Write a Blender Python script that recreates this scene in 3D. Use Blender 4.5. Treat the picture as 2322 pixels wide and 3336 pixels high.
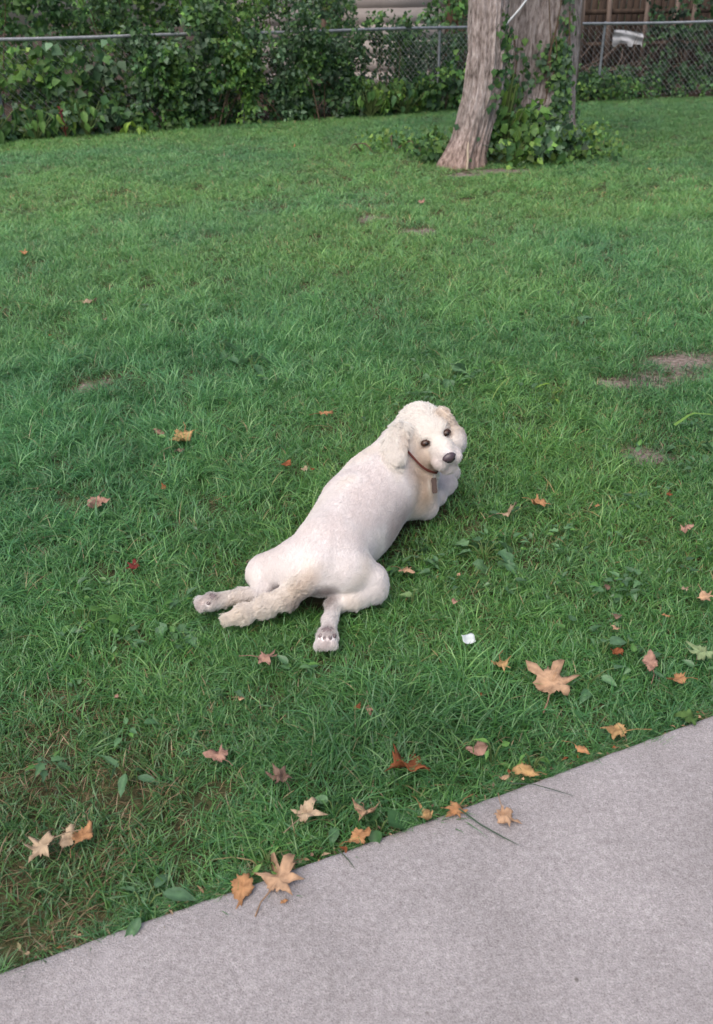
import bpy, bmesh, math, random
import numpy as np
from mathutils import Vector, Matrix, Euler, noise

for _o in list(bpy.data.objects):
    bpy.data.objects.remove(_o)
scene = bpy.context.scene
COL = scene.collection

# ------------------------------------------------------------------ camera
CAM_H, PITCH, ROLL = 1.5, math.radians(30.4), math.radians(1.0)
_fw = Vector((0, math.cos(PITCH), -math.sin(PITCH)))
_up = Vector((0, math.sin(PITCH), math.cos(PITCH)))
_rt = Vector((1, 0, 0))
_r = _rt * math.cos(ROLL) - _up * math.sin(ROLL)
_u = _up * math.cos(ROLL) + _rt * math.sin(ROLL)
cam_data = bpy.data.cameras.new('camera')
cam_data.sensor_fit = 'VERTICAL'
cam_data.sensor_height = 24.0
cam_data.lens = 12.0 / math.tan(math.radians(31.0))
cam_data.clip_start = 0.05
cam_data.clip_end = 600
cam = bpy.data.objects.new('camera', cam_data)
COL.objects.link(cam)
_m = Matrix((( _r.x, _u.x, -_fw.x, 0), (_r.y, _u.y, -_fw.y, 0), (_r.z, _u.z, -_fw.z, CAM_H), (0, 0, 0, 1)))
cam.matrix_world = _m
cam_data.dof.use_dof = True
cam_data.dof.focus_distance = 2.7
cam_data.dof.aperture_fstop = 3.4
scene.camera = cam

# ------------------------------------------------------------------ light: soft open shade
SUN_EL, SUN_AZ = math.radians(58), math.radians(215)
world = bpy.data.worlds.new('World')
scene.world = world
world.use_nodes = True
nt = world.node_tree
nt.nodes.clear()
wo = nt.nodes.new('ShaderNodeOutputWorld')
bg = nt.nodes.new('ShaderNodeBackground')
sky = nt.nodes.new('ShaderNodeTexSky')
sky.sky_type = 'NISHITA'
sky.sun_disc = False
sky.sun_elevation = SUN_EL
sky.sun_rotation = SUN_AZ
sky.air_density = 1.0
sky.dust_density = 4.0
sky.ozone_density = 1.0
bg.inputs['Strength'].default_value = 0.10
nt.links.new(sky.outputs[0], bg.inputs[0])
nt.links.new(bg.outputs[0], wo.inputs[0])
sd = bpy.data.lights.new('sun', 'SUN')
sd.energy = 1.3
sd.angle = math.radians(80)
sd.color = (1.0, 0.95, 0.9)
sun = bpy.data.objects.new('sun', sd)
COL.objects.link(sun)
# sky rotation is measured from +Y, clockwise seen from above
_sd = Vector((math.sin(SUN_AZ) * math.cos(SUN_EL), math.cos(SUN_AZ) * math.cos(SUN_EL), math.sin(SUN_EL)))
sun.rotation_euler = _sd.to_track_quat('Z', 'Y').to_euler()
scene.view_settings.view_transform = 'Standard'
scene.view_settings.look = 'None'
scene.view_settings.exposure = 0.96
scene.view_settings.gamma = 1.0
scene.view_settings.use_curve_mapping = False
scene.cycles.max_bounces = 6
scene.cycles.diffuse_bounces = 3
scene.cycles.transmission_bounces = 4
scene.cycles.transparent_max_bounces = 6
scene.cycles_curves.shape = 'RIBBONS'

# ------------------------------------------------------------------ helpers
RNG = np.random.default_rng(7)

def tag(o, label=None, cat=None, group=None, kind=None):
    if label: o['label'] = label
    if cat: o['category'] = cat
    if group: o['group'] = group
    if kind: o['kind'] = kind
    return o

def empty(name, loc=(0, 0, 0), rz=0.0, parent=None):
    o = bpy.data.objects.new(name, None)
    o.empty_display_size = 0.1
    o.location = loc
    o.rotation_euler = (0, 0, rz)
    COL.objects.link(o)
    if parent: o.parent = parent
    return o

def link(name, me, mat=None, parent=None, smooth=False, loc=None):
    o = bpy.data.objects.new(name, me)
    COL.objects.link(o)
    if mat is not None and len(me.materials) == 0:
        for m_ in (mat if isinstance(mat, (list, tuple)) else [mat]):
            me.materials.append(m_)
    if parent is not None: o.parent = parent
    if loc is not None: o.location = loc
    if smooth:
        me.polygons.foreach_set('use_smooth', np.ones(len(me.polygons), dtype=bool))
    return o

def mesh_np(name, V, F, cols=None, cname='tint', smooth=False):
    """V n x 3, F m x k (all faces the same size) or list of arrays; cols per vertex (n x 3)."""
    me = bpy.data.meshes.new(name)
    V = np.asarray(V, dtype=np.float32)
    Fs = F if isinstance(F, list) else [F]
    Fs = [np.asarray(f, dtype=np.int32) for f in Fs if len(f)]
    me.vertices.add(len(V))
    me.vertices.foreach_set('co', V.ravel())
    nl = sum(f.size for f in Fs)
    npoly = sum(len(f) for f in Fs)
    me.loops.add(nl)
    me.loops.foreach_set('vertex_index', np.concatenate([f.ravel() for f in Fs]))
    me.polygons.add(npoly)
    tot = np.concatenate([np.full(len(f), f.shape[1], dtype=np.int32) for f in Fs])
    st = np.concatenate([[0], np.cumsum(tot)[:-1]]).astype(np.int32)
    me.polygons.foreach_set('loop_start', st)
    me.polygons.foreach_set('loop_total', tot)
    if smooth:
        me.polygons.foreach_set('use_smooth', np.ones(npoly, dtype=bool))
    if cols is not None:
        a = me.attributes.new(cname, 'FLOAT_COLOR', 'POINT')
        c4 = np.ones((len(V), 4), dtype=np.float32)
        c4[:, :3] = cols
        a.data.foreach_set('color', c4.ravel())
    me.update(calc_edges=True)
    me.validate()
    return me

class MB:
    """collects boxes, tubes, sheets; build() links them as one mesh object"""
    def __init__(s):
        s.V = []; s.F3 = []; s.F4 = []; s.C = []; s.n = 0
    def add(s, V, F, col=None):
        V = np.asarray(V, dtype=float).reshape(-1, 3)
        F = np.asarray(F, dtype=int)
        (s.F3 if F.shape[1] == 3 else s.F4).append(F + s.n)
        s.V.append(V)
        c = np.ones((len(V), 3)) if col is None else np.broadcast_to(np.asarray(col, dtype=float), (len(V), 3))
        s.C.append(c)
        s.n += len(V)
    def box(s, c, d, M=None, col=None):
        c = np.asarray(c, float); d = np.asarray(d, float) / 2
        v = np.array([[x, y, z] for x in (-1, 1) for y in (-1, 1) for z in (-1, 1)], float) * d
        if M is not None: v = v @ np.asarray(M).T
        s.add(v + c, [[0, 1, 3, 2], [4, 6, 7, 5], [0, 4, 5, 1], [2, 3, 7, 6], [0, 2, 6, 4], [1, 5, 7, 3]], col)
    def tube(s, pts, rad, n=6, col=None, cap=True):
        pts = np.asarray(pts, float)
        rad = np.broadcast_to(np.asarray(rad, float), (len(pts),))
        t = np.gradient(pts, axis=0)
        t /= np.linalg.norm(t, axis=1)[:, None] + 1e-9
        ref = np.array([0, 0, 1.0]) if abs(t[0, 2]) < .9 else np.array([1.0, 0, 0])
        a = np.cross(t, ref); a /= np.linalg.norm(a, axis=1)[:, None] + 1e-9
        b = np.cross(t, a)
        th = np.arange(n) * 2 * np.pi / n
        ring = (np.cos(th)[None, :, None] * a[:, None] + np.sin(th)[None, :, None] * b[:, None]) * rad[:, None, None] + pts[:, None]
        V = ring.reshape(-1, 3)
        F = []
        for i in range(len(pts) - 1):
            for j in range(n):
                k = (j + 1) % n
                F.append([i * n + j, i * n + k, (i + 1) * n + k, (i + 1) * n + j])
        s.add(V, F, col)
        if cap:
            m = len(pts) - 1
            for (ri, p) in ((0, pts[0]), (m, pts[-1])):
                vv = np.vstack([ring[ri], p[None]])
                s.add(vv, [[j, (j + 1) % n, n] for j in range(n)], col)
    def mesh(s, name, smooth=False):
        V = np.vstack(s.V); C = np.vstack(s.C)
        F = []
        if s.F3: F.append(np.vstack(s.F3))
        if s.F4: F.append(np.vstack(s.F4))
        return mesh_np(name, V, F, C, smooth=smooth)
    def build(s, name, mat, parent=None, smooth=False, kind=None):
        o = link(name, s.mesh(name, smooth), mat, parent)
        if kind: o['kind'] = kind
        return o

def N(nt_, t, **kw):
    n = nt_.nodes.new(t)
    for k, v in kw.items():
        if k.startswith('i_'):
            n.inputs[k[2:].replace('_', ' ')].default_value = v
        else:
            setattr(n, k, v)
    return n

def new_mat(name):
    m = bpy.data.materials.new(name)
    m.use_nodes = True
    m.node_tree.nodes.clear()
    return m, m.node_tree

def ramp(nt_, fac, stops, interp='LINEAR'):
    r = nt_.nodes.new('ShaderNodeValToRGB')
    r.color_ramp.interpolation = interp
    e = r.color_ramp.elements
    while len(e) < len(stops): e.new(0.5)
    for i, (p, c) in enumerate(stops):
        e[i].position = p
        e[i].color = (c[0], c[1], c[2], 1)
    if fac is not None: nt_.links.new(fac, r.inputs[0])
    return r

def mix(nt_, mode, fac, a, b):
    n = nt_.nodes.new('ShaderNodeMix')
    n.data_type = 'RGBA'; n.blend_type = mode
    for sock, v in ((n.inputs[0], fac), (n.inputs[6], a), (n.inputs[7], b)):
        if isinstance(v, (int, float)): sock.default_value = v
        elif isinstance(v, tuple): sock.default_value = (*v, 1)
        else: nt_.links.new(v, sock)
    return n.outputs[2]

def simple_mat(name, stops, scale=8.0, rough=0.7, bump=0.0, detail=6, attr=None, stretch=None, spec=0.3, bscale=None, metallic=0.0):
    """noise driven colour between stops, times an optional vertex tint"""
    m, t = new_mat(name)
    out = N(t, 'ShaderNodeOutputMaterial'); b = N(t, 'ShaderNodeBsdfPrincipled')
    tc = N(t, 'ShaderNodeTexCoord'); mp = N(t, 'ShaderNodeMapping')
    if stretch: mp.inputs['Scale'].default_value = stretch
    t.links.new(tc.outputs['Object'], mp.inputs[0])
    nz = N(t, 'ShaderNodeTexNoise', i_Scale=scale, i_Detail=detail, i_Roughness=0.6)
    t.links.new(mp.outputs[0], nz.inputs['Vector'])
    r = ramp(t, nz.outputs[0], stops)
    c = r.outputs[0]
    if attr:
        at = N(t, 'ShaderNodeAttribute', attribute_name=attr)
        c = mix(t, 'MULTIPLY', 1.0, c, at.outputs['Color'])
    t.links.new(c, b.inputs['Base Color'])
    b.inputs['Roughness'].default_value = rough
    b.inputs['Metallic'].default_value = metallic
    b.inputs['Specular IOR Level'].default_value = spec
    if bump:
        bp = N(t, 'ShaderNodeBump', i_Strength=bump, i_Distance=0.01)
        n2 = nz
        if bscale:
            n2 = N(t, 'ShaderNodeTexNoise', i_Scale=bscale, i_Detail=8)
            t.links.new(mp.outputs[0], n2.inputs['Vector'])
        t.links.new(n2.outputs[0], bp.inputs['Height'])
        t.links.new(bp.outputs[0], b.inputs['Normal'])
    t.links.new(b.outputs[0], out.inputs[0])
    return m

def leaf_mat(name, stops=None, trans=0.35, rough=0.5, attr='tint', spec=0.35):
    """leaf: vertex tint carries the leaf colour; some light comes through"""
    m, t = new_mat(name)
    out = N(t, 'ShaderNodeOutputMaterial'); b = N(t, 'ShaderNodeBsdfPrincipled')
    at = N(t, 'ShaderNodeAttribute', attribute_name=attr)
    tc = N(t, 'ShaderNodeTexCoord')
    nz = N(t, 'ShaderNodeTexNoise', i_Scale=60.0, i_Detail=3.0)
    t.links.new(tc.outputs['Object'], nz.inputs['Vector'])
    r = ramp(t, nz.outputs[0], stops or [(0.3, (0.75, 0.75, 0.75)), (0.7, (1.2, 1.2, 1.1))])
    c = mix(t, 'MULTIPLY', 1.0, at.outputs['Color'], r.outputs[0])
    t.links.new(c, b.inputs['Base Color'])
    b.inputs['Roughness'].default_value = rough
    b.inputs['Specular IOR Level'].default_value = spec
    tr = N(t, 'ShaderNodeBsdfTranslucent')
    t.links.new(c, tr.inputs[0])
    mx = N(t, 'ShaderNodeMixShader', i_Fac=trans)
    t.links.new(b.outputs[0], mx.inputs[1]); t.links.new(tr.outputs[0], mx.inputs[2])
    t.links.new(mx.outputs[0], out.inputs[0])
    return m

def smoothnoise(x, y, s, seed=0.0):
    return np.array([noise.noise(Vector((a * s + seed, b * s - seed, seed * 1.7))) for a, b in zip(x, y)])

# ================================================================== ground and pavement
HAIR_SHORT, HAIR_LONG = 210000, 65000
SOIL = -0.035
BARE = [(1.72, 4.05, 0.36, 0.17), (1.36, 3.80, 0.30, 0.11), (0.75, 3.33, 0.07, 0.07), (1.157, 3.01, 0.14, 0.12), (-1.25, 3.85, 0.11, 0.08),
        (0.55, 7.05, 0.17, 0.15), (0.22, 7.6, 0.20, 0.15), (1.30, 9.75, 0.30, 0.14), (1.66, 9.95, 0.38, 0.16), (-0.74, 1.38, 0.035, 0.03), (-0.56, 1.13, 0.03, 0.02), (-0.95, 2.04, 0.04, 0.04)]

def edge_y(x):          # where the lawn meets the pavement
    return 1.189 + 0.405 * x + 0.012 * x * x * np.clip(1 - np.abs(x) / 6, 0, 1)

def fence_y(x):         # the fence runs away to the right, then turns at the corner post
    x = np.asarray(x, float)
    return np.where(x < 4.25, 15.95 + 0.4846 * x, 18.01 + 0.11 * (x - 4.25))

m_soil, t = new_mat('lawn_soil')
_o = N(t, 'ShaderNodeOutputMaterial'); _b = N(t, 'ShaderNodeBsdfPrincipled')
tc = N(t, 'ShaderNodeTexCoord')
n1 = N(t, 'ShaderNodeTexNoise', i_Scale=2.2, i_Detail=6.0); n2 = N(t, 'ShaderNodeTexNoise', i_Scale=45.0, i_Detail=8.0)
t.links.new(tc.outputs['Object'], n1.inputs['Vector']); t.links.new(tc.outputs['Object'], n2.inputs['Vector'])
r1 = ramp(t, n1.outputs[0], [(0.35, (0.045, 0.052, 0.024)), (0.65, (0.082, 0.072, 0.040))])
r2 = ramp(t, n2.outputs[0], [(0.3, (0.5, 0.5, 0.5)), (0.72, (1.5, 1.45, 1.35))])
at = N(t, 'ShaderNodeAttribute', attribute_name='tint')
rb = ramp(t, n2.outputs[0], [(0.3, (0.115, 0.088, 0.074)), (0.7, (0.27, 0.218, 0.192))])
c = mix(t, 'MULTIPLY', 1.0, r1.outputs[0], r2.outputs[0])
sx = N(t, 'ShaderNodeSeparateColor'); t.links.new(at.outputs['Color'], sx.inputs[0])
n3 = N(t, 'ShaderNodeTexNoise', i_Scale=14.0, i_Detail=6.0); t.links.new(tc.outputs['Object'], n3.inputs['Vector'])
rag = N(t, 'ShaderNodeMath', operation='MULTIPLY_ADD'); t.links.new(n3.outputs[0], rag.inputs[0]); rag.inputs[1].default_value = 2.0; t.links.new(sx.outputs[0], rag.inputs[2])
mr = N(t, 'ShaderNodeMapRange'); mr.inputs[1].default_value = 1.35; mr.inputs[2].default_value = 1.85; t.links.new(rag.outputs[0], mr.inputs[0])
c = mix(t, 'MIX', mr.outputs[0], c, rb.outputs[0])
rm = ramp(t, n2.outputs[0], [(0.3, (0.028, 0.019, 0.014)), (0.7, (0.085, 0.058, 0.042))])
c = mix(t, 'MIX', sx.outputs[1], c, rm.outputs[0])
t.links.new(c, _b.inputs['Base Color']); _b.inputs['Roughness'].default_value = 0.95; _b.inputs['Specular IOR Level'].default_value = 0.1
bp = N(t, 'ShaderNodeBump', i_Strength=0.8, i_Distance=0.015); t.links.new(n2.outputs[0], bp.inputs['Height']); t.links.new(bp.outputs[0], _b.inputs['Normal'])
t.links.new(_b.outputs[0], _o.inputs[0])

xs = np.concatenate([np.linspace(-140, -10, 14), np.arange(-9.6, 9.7, 0.10), np.linspace(10, 140, 14)])
ys = np.concatenate([[-60, -30, -10, -4], np.arange(0.2, 19.5, 0.10), [20, 22, 26, 32, 45, 70, 110, 170, 260]])
XX, YY = np.meshgrid(xs, ys, indexing='ij')
def bare(x, y):
    b = np.zeros_like(x)
    for bx, by, rx, ry in BARE:
        d = np.sqrt(((x - bx) / rx) ** 2 + ((y - by) / ry) ** 2)
        b = np.maximum(b, np.clip(1.5 - d, 0, 1))
    fy = fence_y(x)
    return b
bf = bare(XX, YY).ravel()
mf = np.clip((YY - fence_y(XX) + 0.22) / 0.25, 0, 1).ravel()
zz = np.full(XX.size, SOIL)
inn = (np.abs(XX.ravel()) < 9.7) & (YY.ravel() < 19.5) & (YY.ravel() > 0.15)
zz[inn] += 0.012 * smoothnoise(XX.ravel()[inn], YY.ravel()[inn], 0.8, 2.0)
nx, ny = XX.shape
ii = np.arange(nx * ny).reshape(nx, ny)
Fq = np.stack([ii[:-1, :-1], ii[1:, :-1], ii[1:, 1:], ii[:-1, 1:]], -1).reshape(-1, 4)
g_me = mesh_np('ground', np.stack([XX.ravel(), YY.ravel(), zz], 1), Fq, np.stack([bf, mf, 0 * bf], 1), smooth=True)
ground = link('ground', g_me, m_soil); ground['kind'] = 'structure'

# pavement: one cast slab, broken rounded lip along the lawn
m_con, t = new_mat('concrete')
_o = N(t, 'ShaderNodeOutputMaterial'); _b = N(t, 'ShaderNodeBsdfPrincipled')
tc = N(t, 'ShaderNodeTexCoord')
def nz_(scale, det=6.0, rough=0.6):
    n = N(t, 'ShaderNodeTexNoise', i_Scale=scale, i_Detail=det, i_Roughness=rough)
    t.links.new(tc.outputs['Object'], n.inputs['Vector']); return n
big = nz_(3.0); mid = nz_(75.0, 6.0, 0.75); fine = nz_(320.0, 3.0, 0.75); grit = N(t, 'ShaderNodeTexVoronoi', i_Scale=330.0)
t.links.new(tc.outputs['Object'], grit.inputs['Vector'])
c = ramp(t, mid.outputs[0], [(0.28, (0.244, 0.222, 0.219)), (0.50, (0.312, 0.286, 0.283)), (0.72, (0.415, 0.384, 0.381))]).outputs[0]
c = mix(t, 'MULTIPLY', 1.0, c, ramp(t, big.outputs[0], [(0.3, (0.82, 0.815, 0.81)), (0.7, (1.14, 1.14, 1.14))]).outputs[0])
c = mix(t, 'MULTIPLY', 1.0, c, ramp(t, fine.outputs[0], [(0.28, (0.52, 0.50, 0.50)), (0.5, (1.0, 1.0, 1.0)), (0.75, (1.30, 1.30, 1.30))]).outputs[0])
wh = nz_(9.0, 4.0)
c = mix(t, 'MIX', ramp(t, wh.outputs[0], [(0.60, (0, 0, 0)), (0.80, (0.45, 0.45, 0.45))]).outputs[0], c, (0.44, 0.405, 0.41))
sp = N(t, 'ShaderNodeTexVoronoi', i_Scale=7.0); t.links.new(tc.outputs['Object'], sp.inputs['Vector'])
c = mix(t, 'MIX', ramp(t, sp.outputs['Distance'], [(0.022, (0.75, 0.75, 0.75)), (0.04, (0, 0, 0))]).outputs[0], c, (0.10, 0.085, 0.075))
t.links.new(c, _b.inputs['Base Color']); _b.inputs['Roughness'].default_value = 0.9; _b.inputs['Specular IOR Level'].default_value = 0.2
hm = N(t, 'ShaderNodeMath', operation='ADD'); t.links.new(fine.outputs[0], hm.inputs[0]); t.links.new(grit.outputs['Distance'], hm.inputs[1])
bp = N(t, 'ShaderNodeBump', i_Strength=0.45, i_Distance=0.004); t.links.new(hm.outputs[0], bp.inputs['Height']); t.links.new(bp.outputs[0], _b.inputs['Normal'])
t.links.new(_b.outputs[0], _o.inputs[0])
px = np.arange(-4.0, 7.0, 0.012)
prof = [(0.000, -0.09), (0.000, -0.012), (0.004, -0.003), (0.012, 0.0), (0.05, 0.001), (0.3, 0.001), (1.2, 0.0), (7.0, 0.0)]
jit = 0.0012 * smoothnoise(px, px * 0, 5.0, 1.0) + 0.0016 * smoothnoise(px, px * 0, 42.0, 5.0)
chip = np.clip(smoothnoise(px, px * 0, 6.0, 9.0) - 0.42, 0, 1) * 0.05
V = []
for k, (o_, z_) in enumerate(prof):
    off = -(o_ + (jit if k < 5 else 0) + 0.0)
    zj = 0.0015 * smoothnoise(px, px * 0 + k, 30.0, 3.0) if 1 <= k <= 4 else 0
    V.append(np.stack([px, edge_y(px) + off * 1.08, np.full(len(px), z_) + zj], 1))
V = np.stack(V, 1).reshape(-1, 3); m_ = len(prof); n_ = len(px)
i0 = np.arange(n_ - 1)[:, None] * m_ + np.arange(m_ - 1)[None]
Fq = np.stack([i0, i0 + 1, i0 + m_ + 1, i0 + m_], -1).reshape(-1, 4)[:, ::-1]
pv = link('pavement', mesh_np('pavement', V, Fq, smooth=True), m_con); pv['kind'] = 'structure'

# ================================================================== leaves of plants
def leaf_batch(P_, ax, nm, L, W, col, rng, fold=0.12):
    """pointed leaves, 4 triangles each: P_ base points, ax leaf axis, nm leaf normal"""
    n = len(P_)
    ax = unit(ax); sd = unit(np.cross(ax, nm)); nm = np.cross(sd, ax)
    L = L[:, None]; W = W[:, None]
    v0 = P_; v1 = P_ + ax * L * 0.36 - sd * W * 0.5 + nm * L * fold; v2 = P_ + ax * L * 0.36 + sd * W * 0.5 + nm * L * fold
    v3 = P_ + ax * L * 0.45; v4 = P_ + ax * L - nm * L * fold * 1.2
    V = np.stack([v0, v1, v2, v3, v4], 1).reshape(-1, 3)
    b = np.arange(n)[:, None] * 5
    F = np.concatenate([b + np.array([[0, 2, 3]]), b + np.array([[0, 3, 1]]), b + np.array([[2, 4, 3]]), b + np.array([[3, 4, 1]])], 0)
    return V, F, np.repeat(col, 5, 0)

def rdir(rng, n):
    v = rng.normal(0, 1, (n, 3)); return unit(v)

def unit(v): return v / (np.linalg.norm(v, axis=-1, keepdims=True) + 1e-9)

PAL_DARK = [(0.037, 0.090, 0.032), (0.057, 0.128, 0.046), (0.083, 0.166, 0.055), (0.055, 0.118, 0.062)]
PAL_MID = [(0.069, 0.154, 0.046), (0.100, 0.205, 0.057), (0.131, 0.250, 0.063), (0.077, 0.166, 0.071)]
PAL_LIGHT = [(0.106, 0.218, 0.052), (0.150, 0.275, 0.063), (0.200, 0.320, 0.069), (0.088, 0.192, 0.057)]
PAL_GREY = [(0.081, 0.147, 0.086), (0.112, 0.186, 0.115), (0.138, 0.211, 0.132), (0.062, 0.122, 0.063)]
m_leaf = leaf_mat('plant_leaf', trans=0.30)
m_stem = simple_mat('plant_stem', [(0.3, (0.09, 0.055, 0.035)), (0.7, (0.17, 0.115, 0.075))], 30, bump=0.3)
m_gstem = simple_mat('green_stem', [(0.3, (0.07, 0.11, 0.03)), (0.7, (0.11, 0.15, 0.05))], 30)

def shrub(label, sampler, twigs, per, L, W, pals, seed, cat='shrub', name='shrub', face=(0, -0.8, 0.55), stems=6, base=None, group=None, spread=0.12, down=0.55):
    """twig centres from sampler(rng, n); leaves strung along each twig; one foliage part and one part per stem"""
    rng = np.random.default_rng(seed)
    C_ = sampler(rng, twigs)
    if twigs > 250 and seed != 112:         # hollows and clumps
        hole = np.array([noise.noise(Vector(p) * 1.9 + Vector((seed, 0, 0))) for p in C_])
        C_ = C_[hole > (-0.10 if seed < 104 else -0.24)]; twigs = len(C_)
    d = unit(rdir(rng, twigs) * np.array([1, 0.7, 0.7]) + np.array([0, -0.25, 0.15]))
    k = rng.random((twigs, per))
    P_ = (C_[:, None] + d[:, None] * ((k - 0.4) * spread * 2.2)[..., None] + rng.normal(0, spread * 0.28, (twigs, per, 3))).reshape(-1, 3)
    n = len(P_)
    P_[:, 2] = np.maximum(P_[:, 2], SOIL + 0.01)
    nm = unit(np.array(face) + rng.normal(0, 0.55, (n, 3)))
    ax = unit(np.repeat(d, per, 0) * 0.5 + rdir(rng, n) * 0.8 + np.array([0, -0.2, -down]))
    nzv = np.array([noise.noise(Vector(p) * 1.5 + Vector((seed * 3.7, 1, 2))) for p in C_]) + rng.normal(0, 0.14, twigs)
    pw = np.clip(((nzv + 0.42) / 0.84 * len(pals)).astype(int), 0, len(pals) - 1)
    col = np.array([pals[a][rng.integers(len(pals[a]))] for a in np.repeat(pw, per)])
    col = col * (np.repeat(np.exp(rng.normal(0.0, 0.30, twigs)), per) * rng.uniform(0.8, 1.2, n))[:, None]
    sz = np.repeat(rng.uniform(0.6, 1.15, twigs), per) * rng.uniform(0.75, 1.25, n)
    bx = C_.mean(0) if base is None else np.array(base)
    root = empty(name, (bx[0], bx[1], SOIL))
    tag(root, label, cat, group)
    o0 = np.array([bx[0], bx[1], SOIL])
    V, F, c = leaf_batch(P_ - o0, ax, nm, L * sz, W * sz * rng.uniform(0.85, 1.15, n), col, rng)
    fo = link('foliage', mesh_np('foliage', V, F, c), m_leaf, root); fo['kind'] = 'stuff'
    for s_ in range(stems):
        tip = C_[rng.integers(twigs)] - o0
        b0 = np.array([rng.normal(0, 0.10) + tip[0] * 0.55, rng.normal(0, 0.06) + tip[1] * 0.4, 0])
        tt = np.linspace(0, 1, 6)[:, None]
        pts = b0 * (1 - tt) + tip * tt + rng.normal(0, 0.02, (6, 3)) * tt + np.array([0, 0, 0.1]) * np.sin(tt * 3.1)
        mb = MB(); mb.tube(pts, np.linspace(0.011, 0.004, 6), 5); mb.build('stem', m_stem, root)
    return root

def along(x0, x1, off0, off1, z0, z1, ztop=None, pw=1.0):
    """sampler: a belt along the fence, off = metres behind (+) or before (-) it"""
    def f(rng, n):
        x = rng.uniform(x0, x1, n)
        z = z0 + (z1 - z0) * rng.random(n) ** pw
        if ztop is not None:
            lim = np.array([ztop(a) for a in x]); z = z0 + (lim - z0) * rng.random(n) ** pw
        return np.stack([x, fence_y(x) + rng.uniform(off0, off1, n), z], 1)
    return f
def blob(c, r, flat=1.0):
    c = np.array(c, float); r = np.array(r, float)
    def f(rng, n):
        v = rdir(rng, n) * (rng.random(n) ** 0.45)[:, None]
        p = c + v * r
        p[:, 2] = np.maximum(p[:, 2], 0.0)
        return p
    return f

# ================================================================== house behind
m_side = simple_mat('siding_paint', [(0.3, (0.40, 0.345, 0.315)), (0.7, (0.50, 0.44, 0.405))], 3.0, rough=0.7, bump=0.1)
m_brown = simple_mat('brown_wood', [(0.3, (0.055, 0.030, 0.018)), (0.7, (0.12, 0.068, 0.042))], 5.0, rough=0.8, stretch=(6, 6, 0.6), bump=0.3)
m_brown2 = simple_mat('brown_trim', [(0.3, (0.16, 0.105, 0.075)), (0.7, (0.24, 0.165, 0.125))], 5.0, rough=0.8, stretch=(6, 6, 0.6), bump=0.2)
HX0, HX1, HY = -3.2, 2.6, 20.9
house = empty('house', ((HX0 + HX1) / 2, HY + 2, SOIL))
tag(house, 'beige house with lap siding and brown corner boards behind the fence', 'house')
ho = np.array([(HX0 + HX1) / 2, HY + 2, SOIL])
def hpart(name, c, d, mat, M=None):
    mb = MB(); mb.box(np.array(c) - ho, d, M); return mb.build(name, mat, house)
hpart('wall', ((HX0 + HX1) / 2, HY + 2.05, 1.3), (HX1 - HX0 - 0.02, 3.9, 2.6), m_side)
for k in range(9):
    z_ = 0.055 + 0.30 * k
    ang = math.radians(1.2)
    M = np.array([[1, 0, 0], [0, math.cos(ang), -math.sin(ang)], [0, math.sin(ang), math.cos(ang)]])
    for xa, xb in ((HX0 + 0.03, -0.62), (-0.26, 2.07)):
        hpart('siding_board', ((xa + xb) / 2, HY + 0.055, z_ + 0.15), (xb - xa, 0.03, 0.315), m_side, M)
hpart('corner_board', (-0.53, HY + 0.03, 1.3), (0.17, 0.13, 2.66), m_brown2)
hpart('corner_board', (-0.355, HY + 0.015, 1.3), (0.17, 0.16, 2.66), m_brown)
hpart('corner_board', (2.20, HY + 0.03, 1.3), (0.22, 0.13, 2.66), m_brown)
hpart('corner_board', (2.42, HY + 0.02, 1.3), (0.19, 0.16, 2.66), m_brown)
mb = MB(); mb.box((0, -0.05, 2.78), (HX1 - HX0 + 0.8, 5.0, 0.16)); mb.build('roof', m_brown, house)

# old open timber frame right of the house, with slats and brush around it
m_dark = simple_mat('old_timber', [(0.3, (0.030, 0.020, 0.015)), (0.7, (0.075, 0.050, 0.036))], 4.0, rough=0.9, stretch=(5, 5, 0.7), bump=0.4)
m_stake = simple_mat('weathered_stake', [(0.3, (0.115, 0.082, 0.066)), (0.7, (0.20, 0.150, 0.122))], 5.0, rough=0.9, stretch=(6, 6, 0.7), bump=0.4)
shed = empty('timber_frame', (6.2, 21.2, SOIL))
tag(shed, 'dark open timber frame with rails and upright stakes behind the fence', 'timber frame')
so = np.array([6.2, 21.2, SOIL])
def spart(name, c, d, mat, rz=0.0, tilt=0.0):
    M = np.array(Matrix.Rotation(tilt, 3, 'Y') @ Matrix.Rotation(rz, 3, 'Z'))
    mb = MB(); mb.box(np.array(c) - so, d, M); return mb.build(name, mat, shed)
rs = np.random.default_rng(5)
for z_ in (0.32, 0.80, 1.42, 1.95):
    spart('rail', (6.3, 21.2 + rs.uniform(-.02, .02), z_), (4.9, 0.05, 0.10), m_dark)
for x_ in np.arange(3.95, 8.9, 0.155):
    spart('back_board', (x_, 22.0 + rs.uniform(-.02, .02), 1.12), (0.14, 0.025, 2.3 + rs.uniform(-.1, .1)), m_dark)
for x_ in (4.05, 5.05, 5.62, 6.42, 7.05, 7.42, 8.1):
    spart('stake', (x_, 21.13, 1.15 + rs.uniform(-.04, .04)), (0.07 + rs.uniform(0, .03), 0.04, 2.3), m_stake, 0, rs.normal(0, 0.05))

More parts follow.
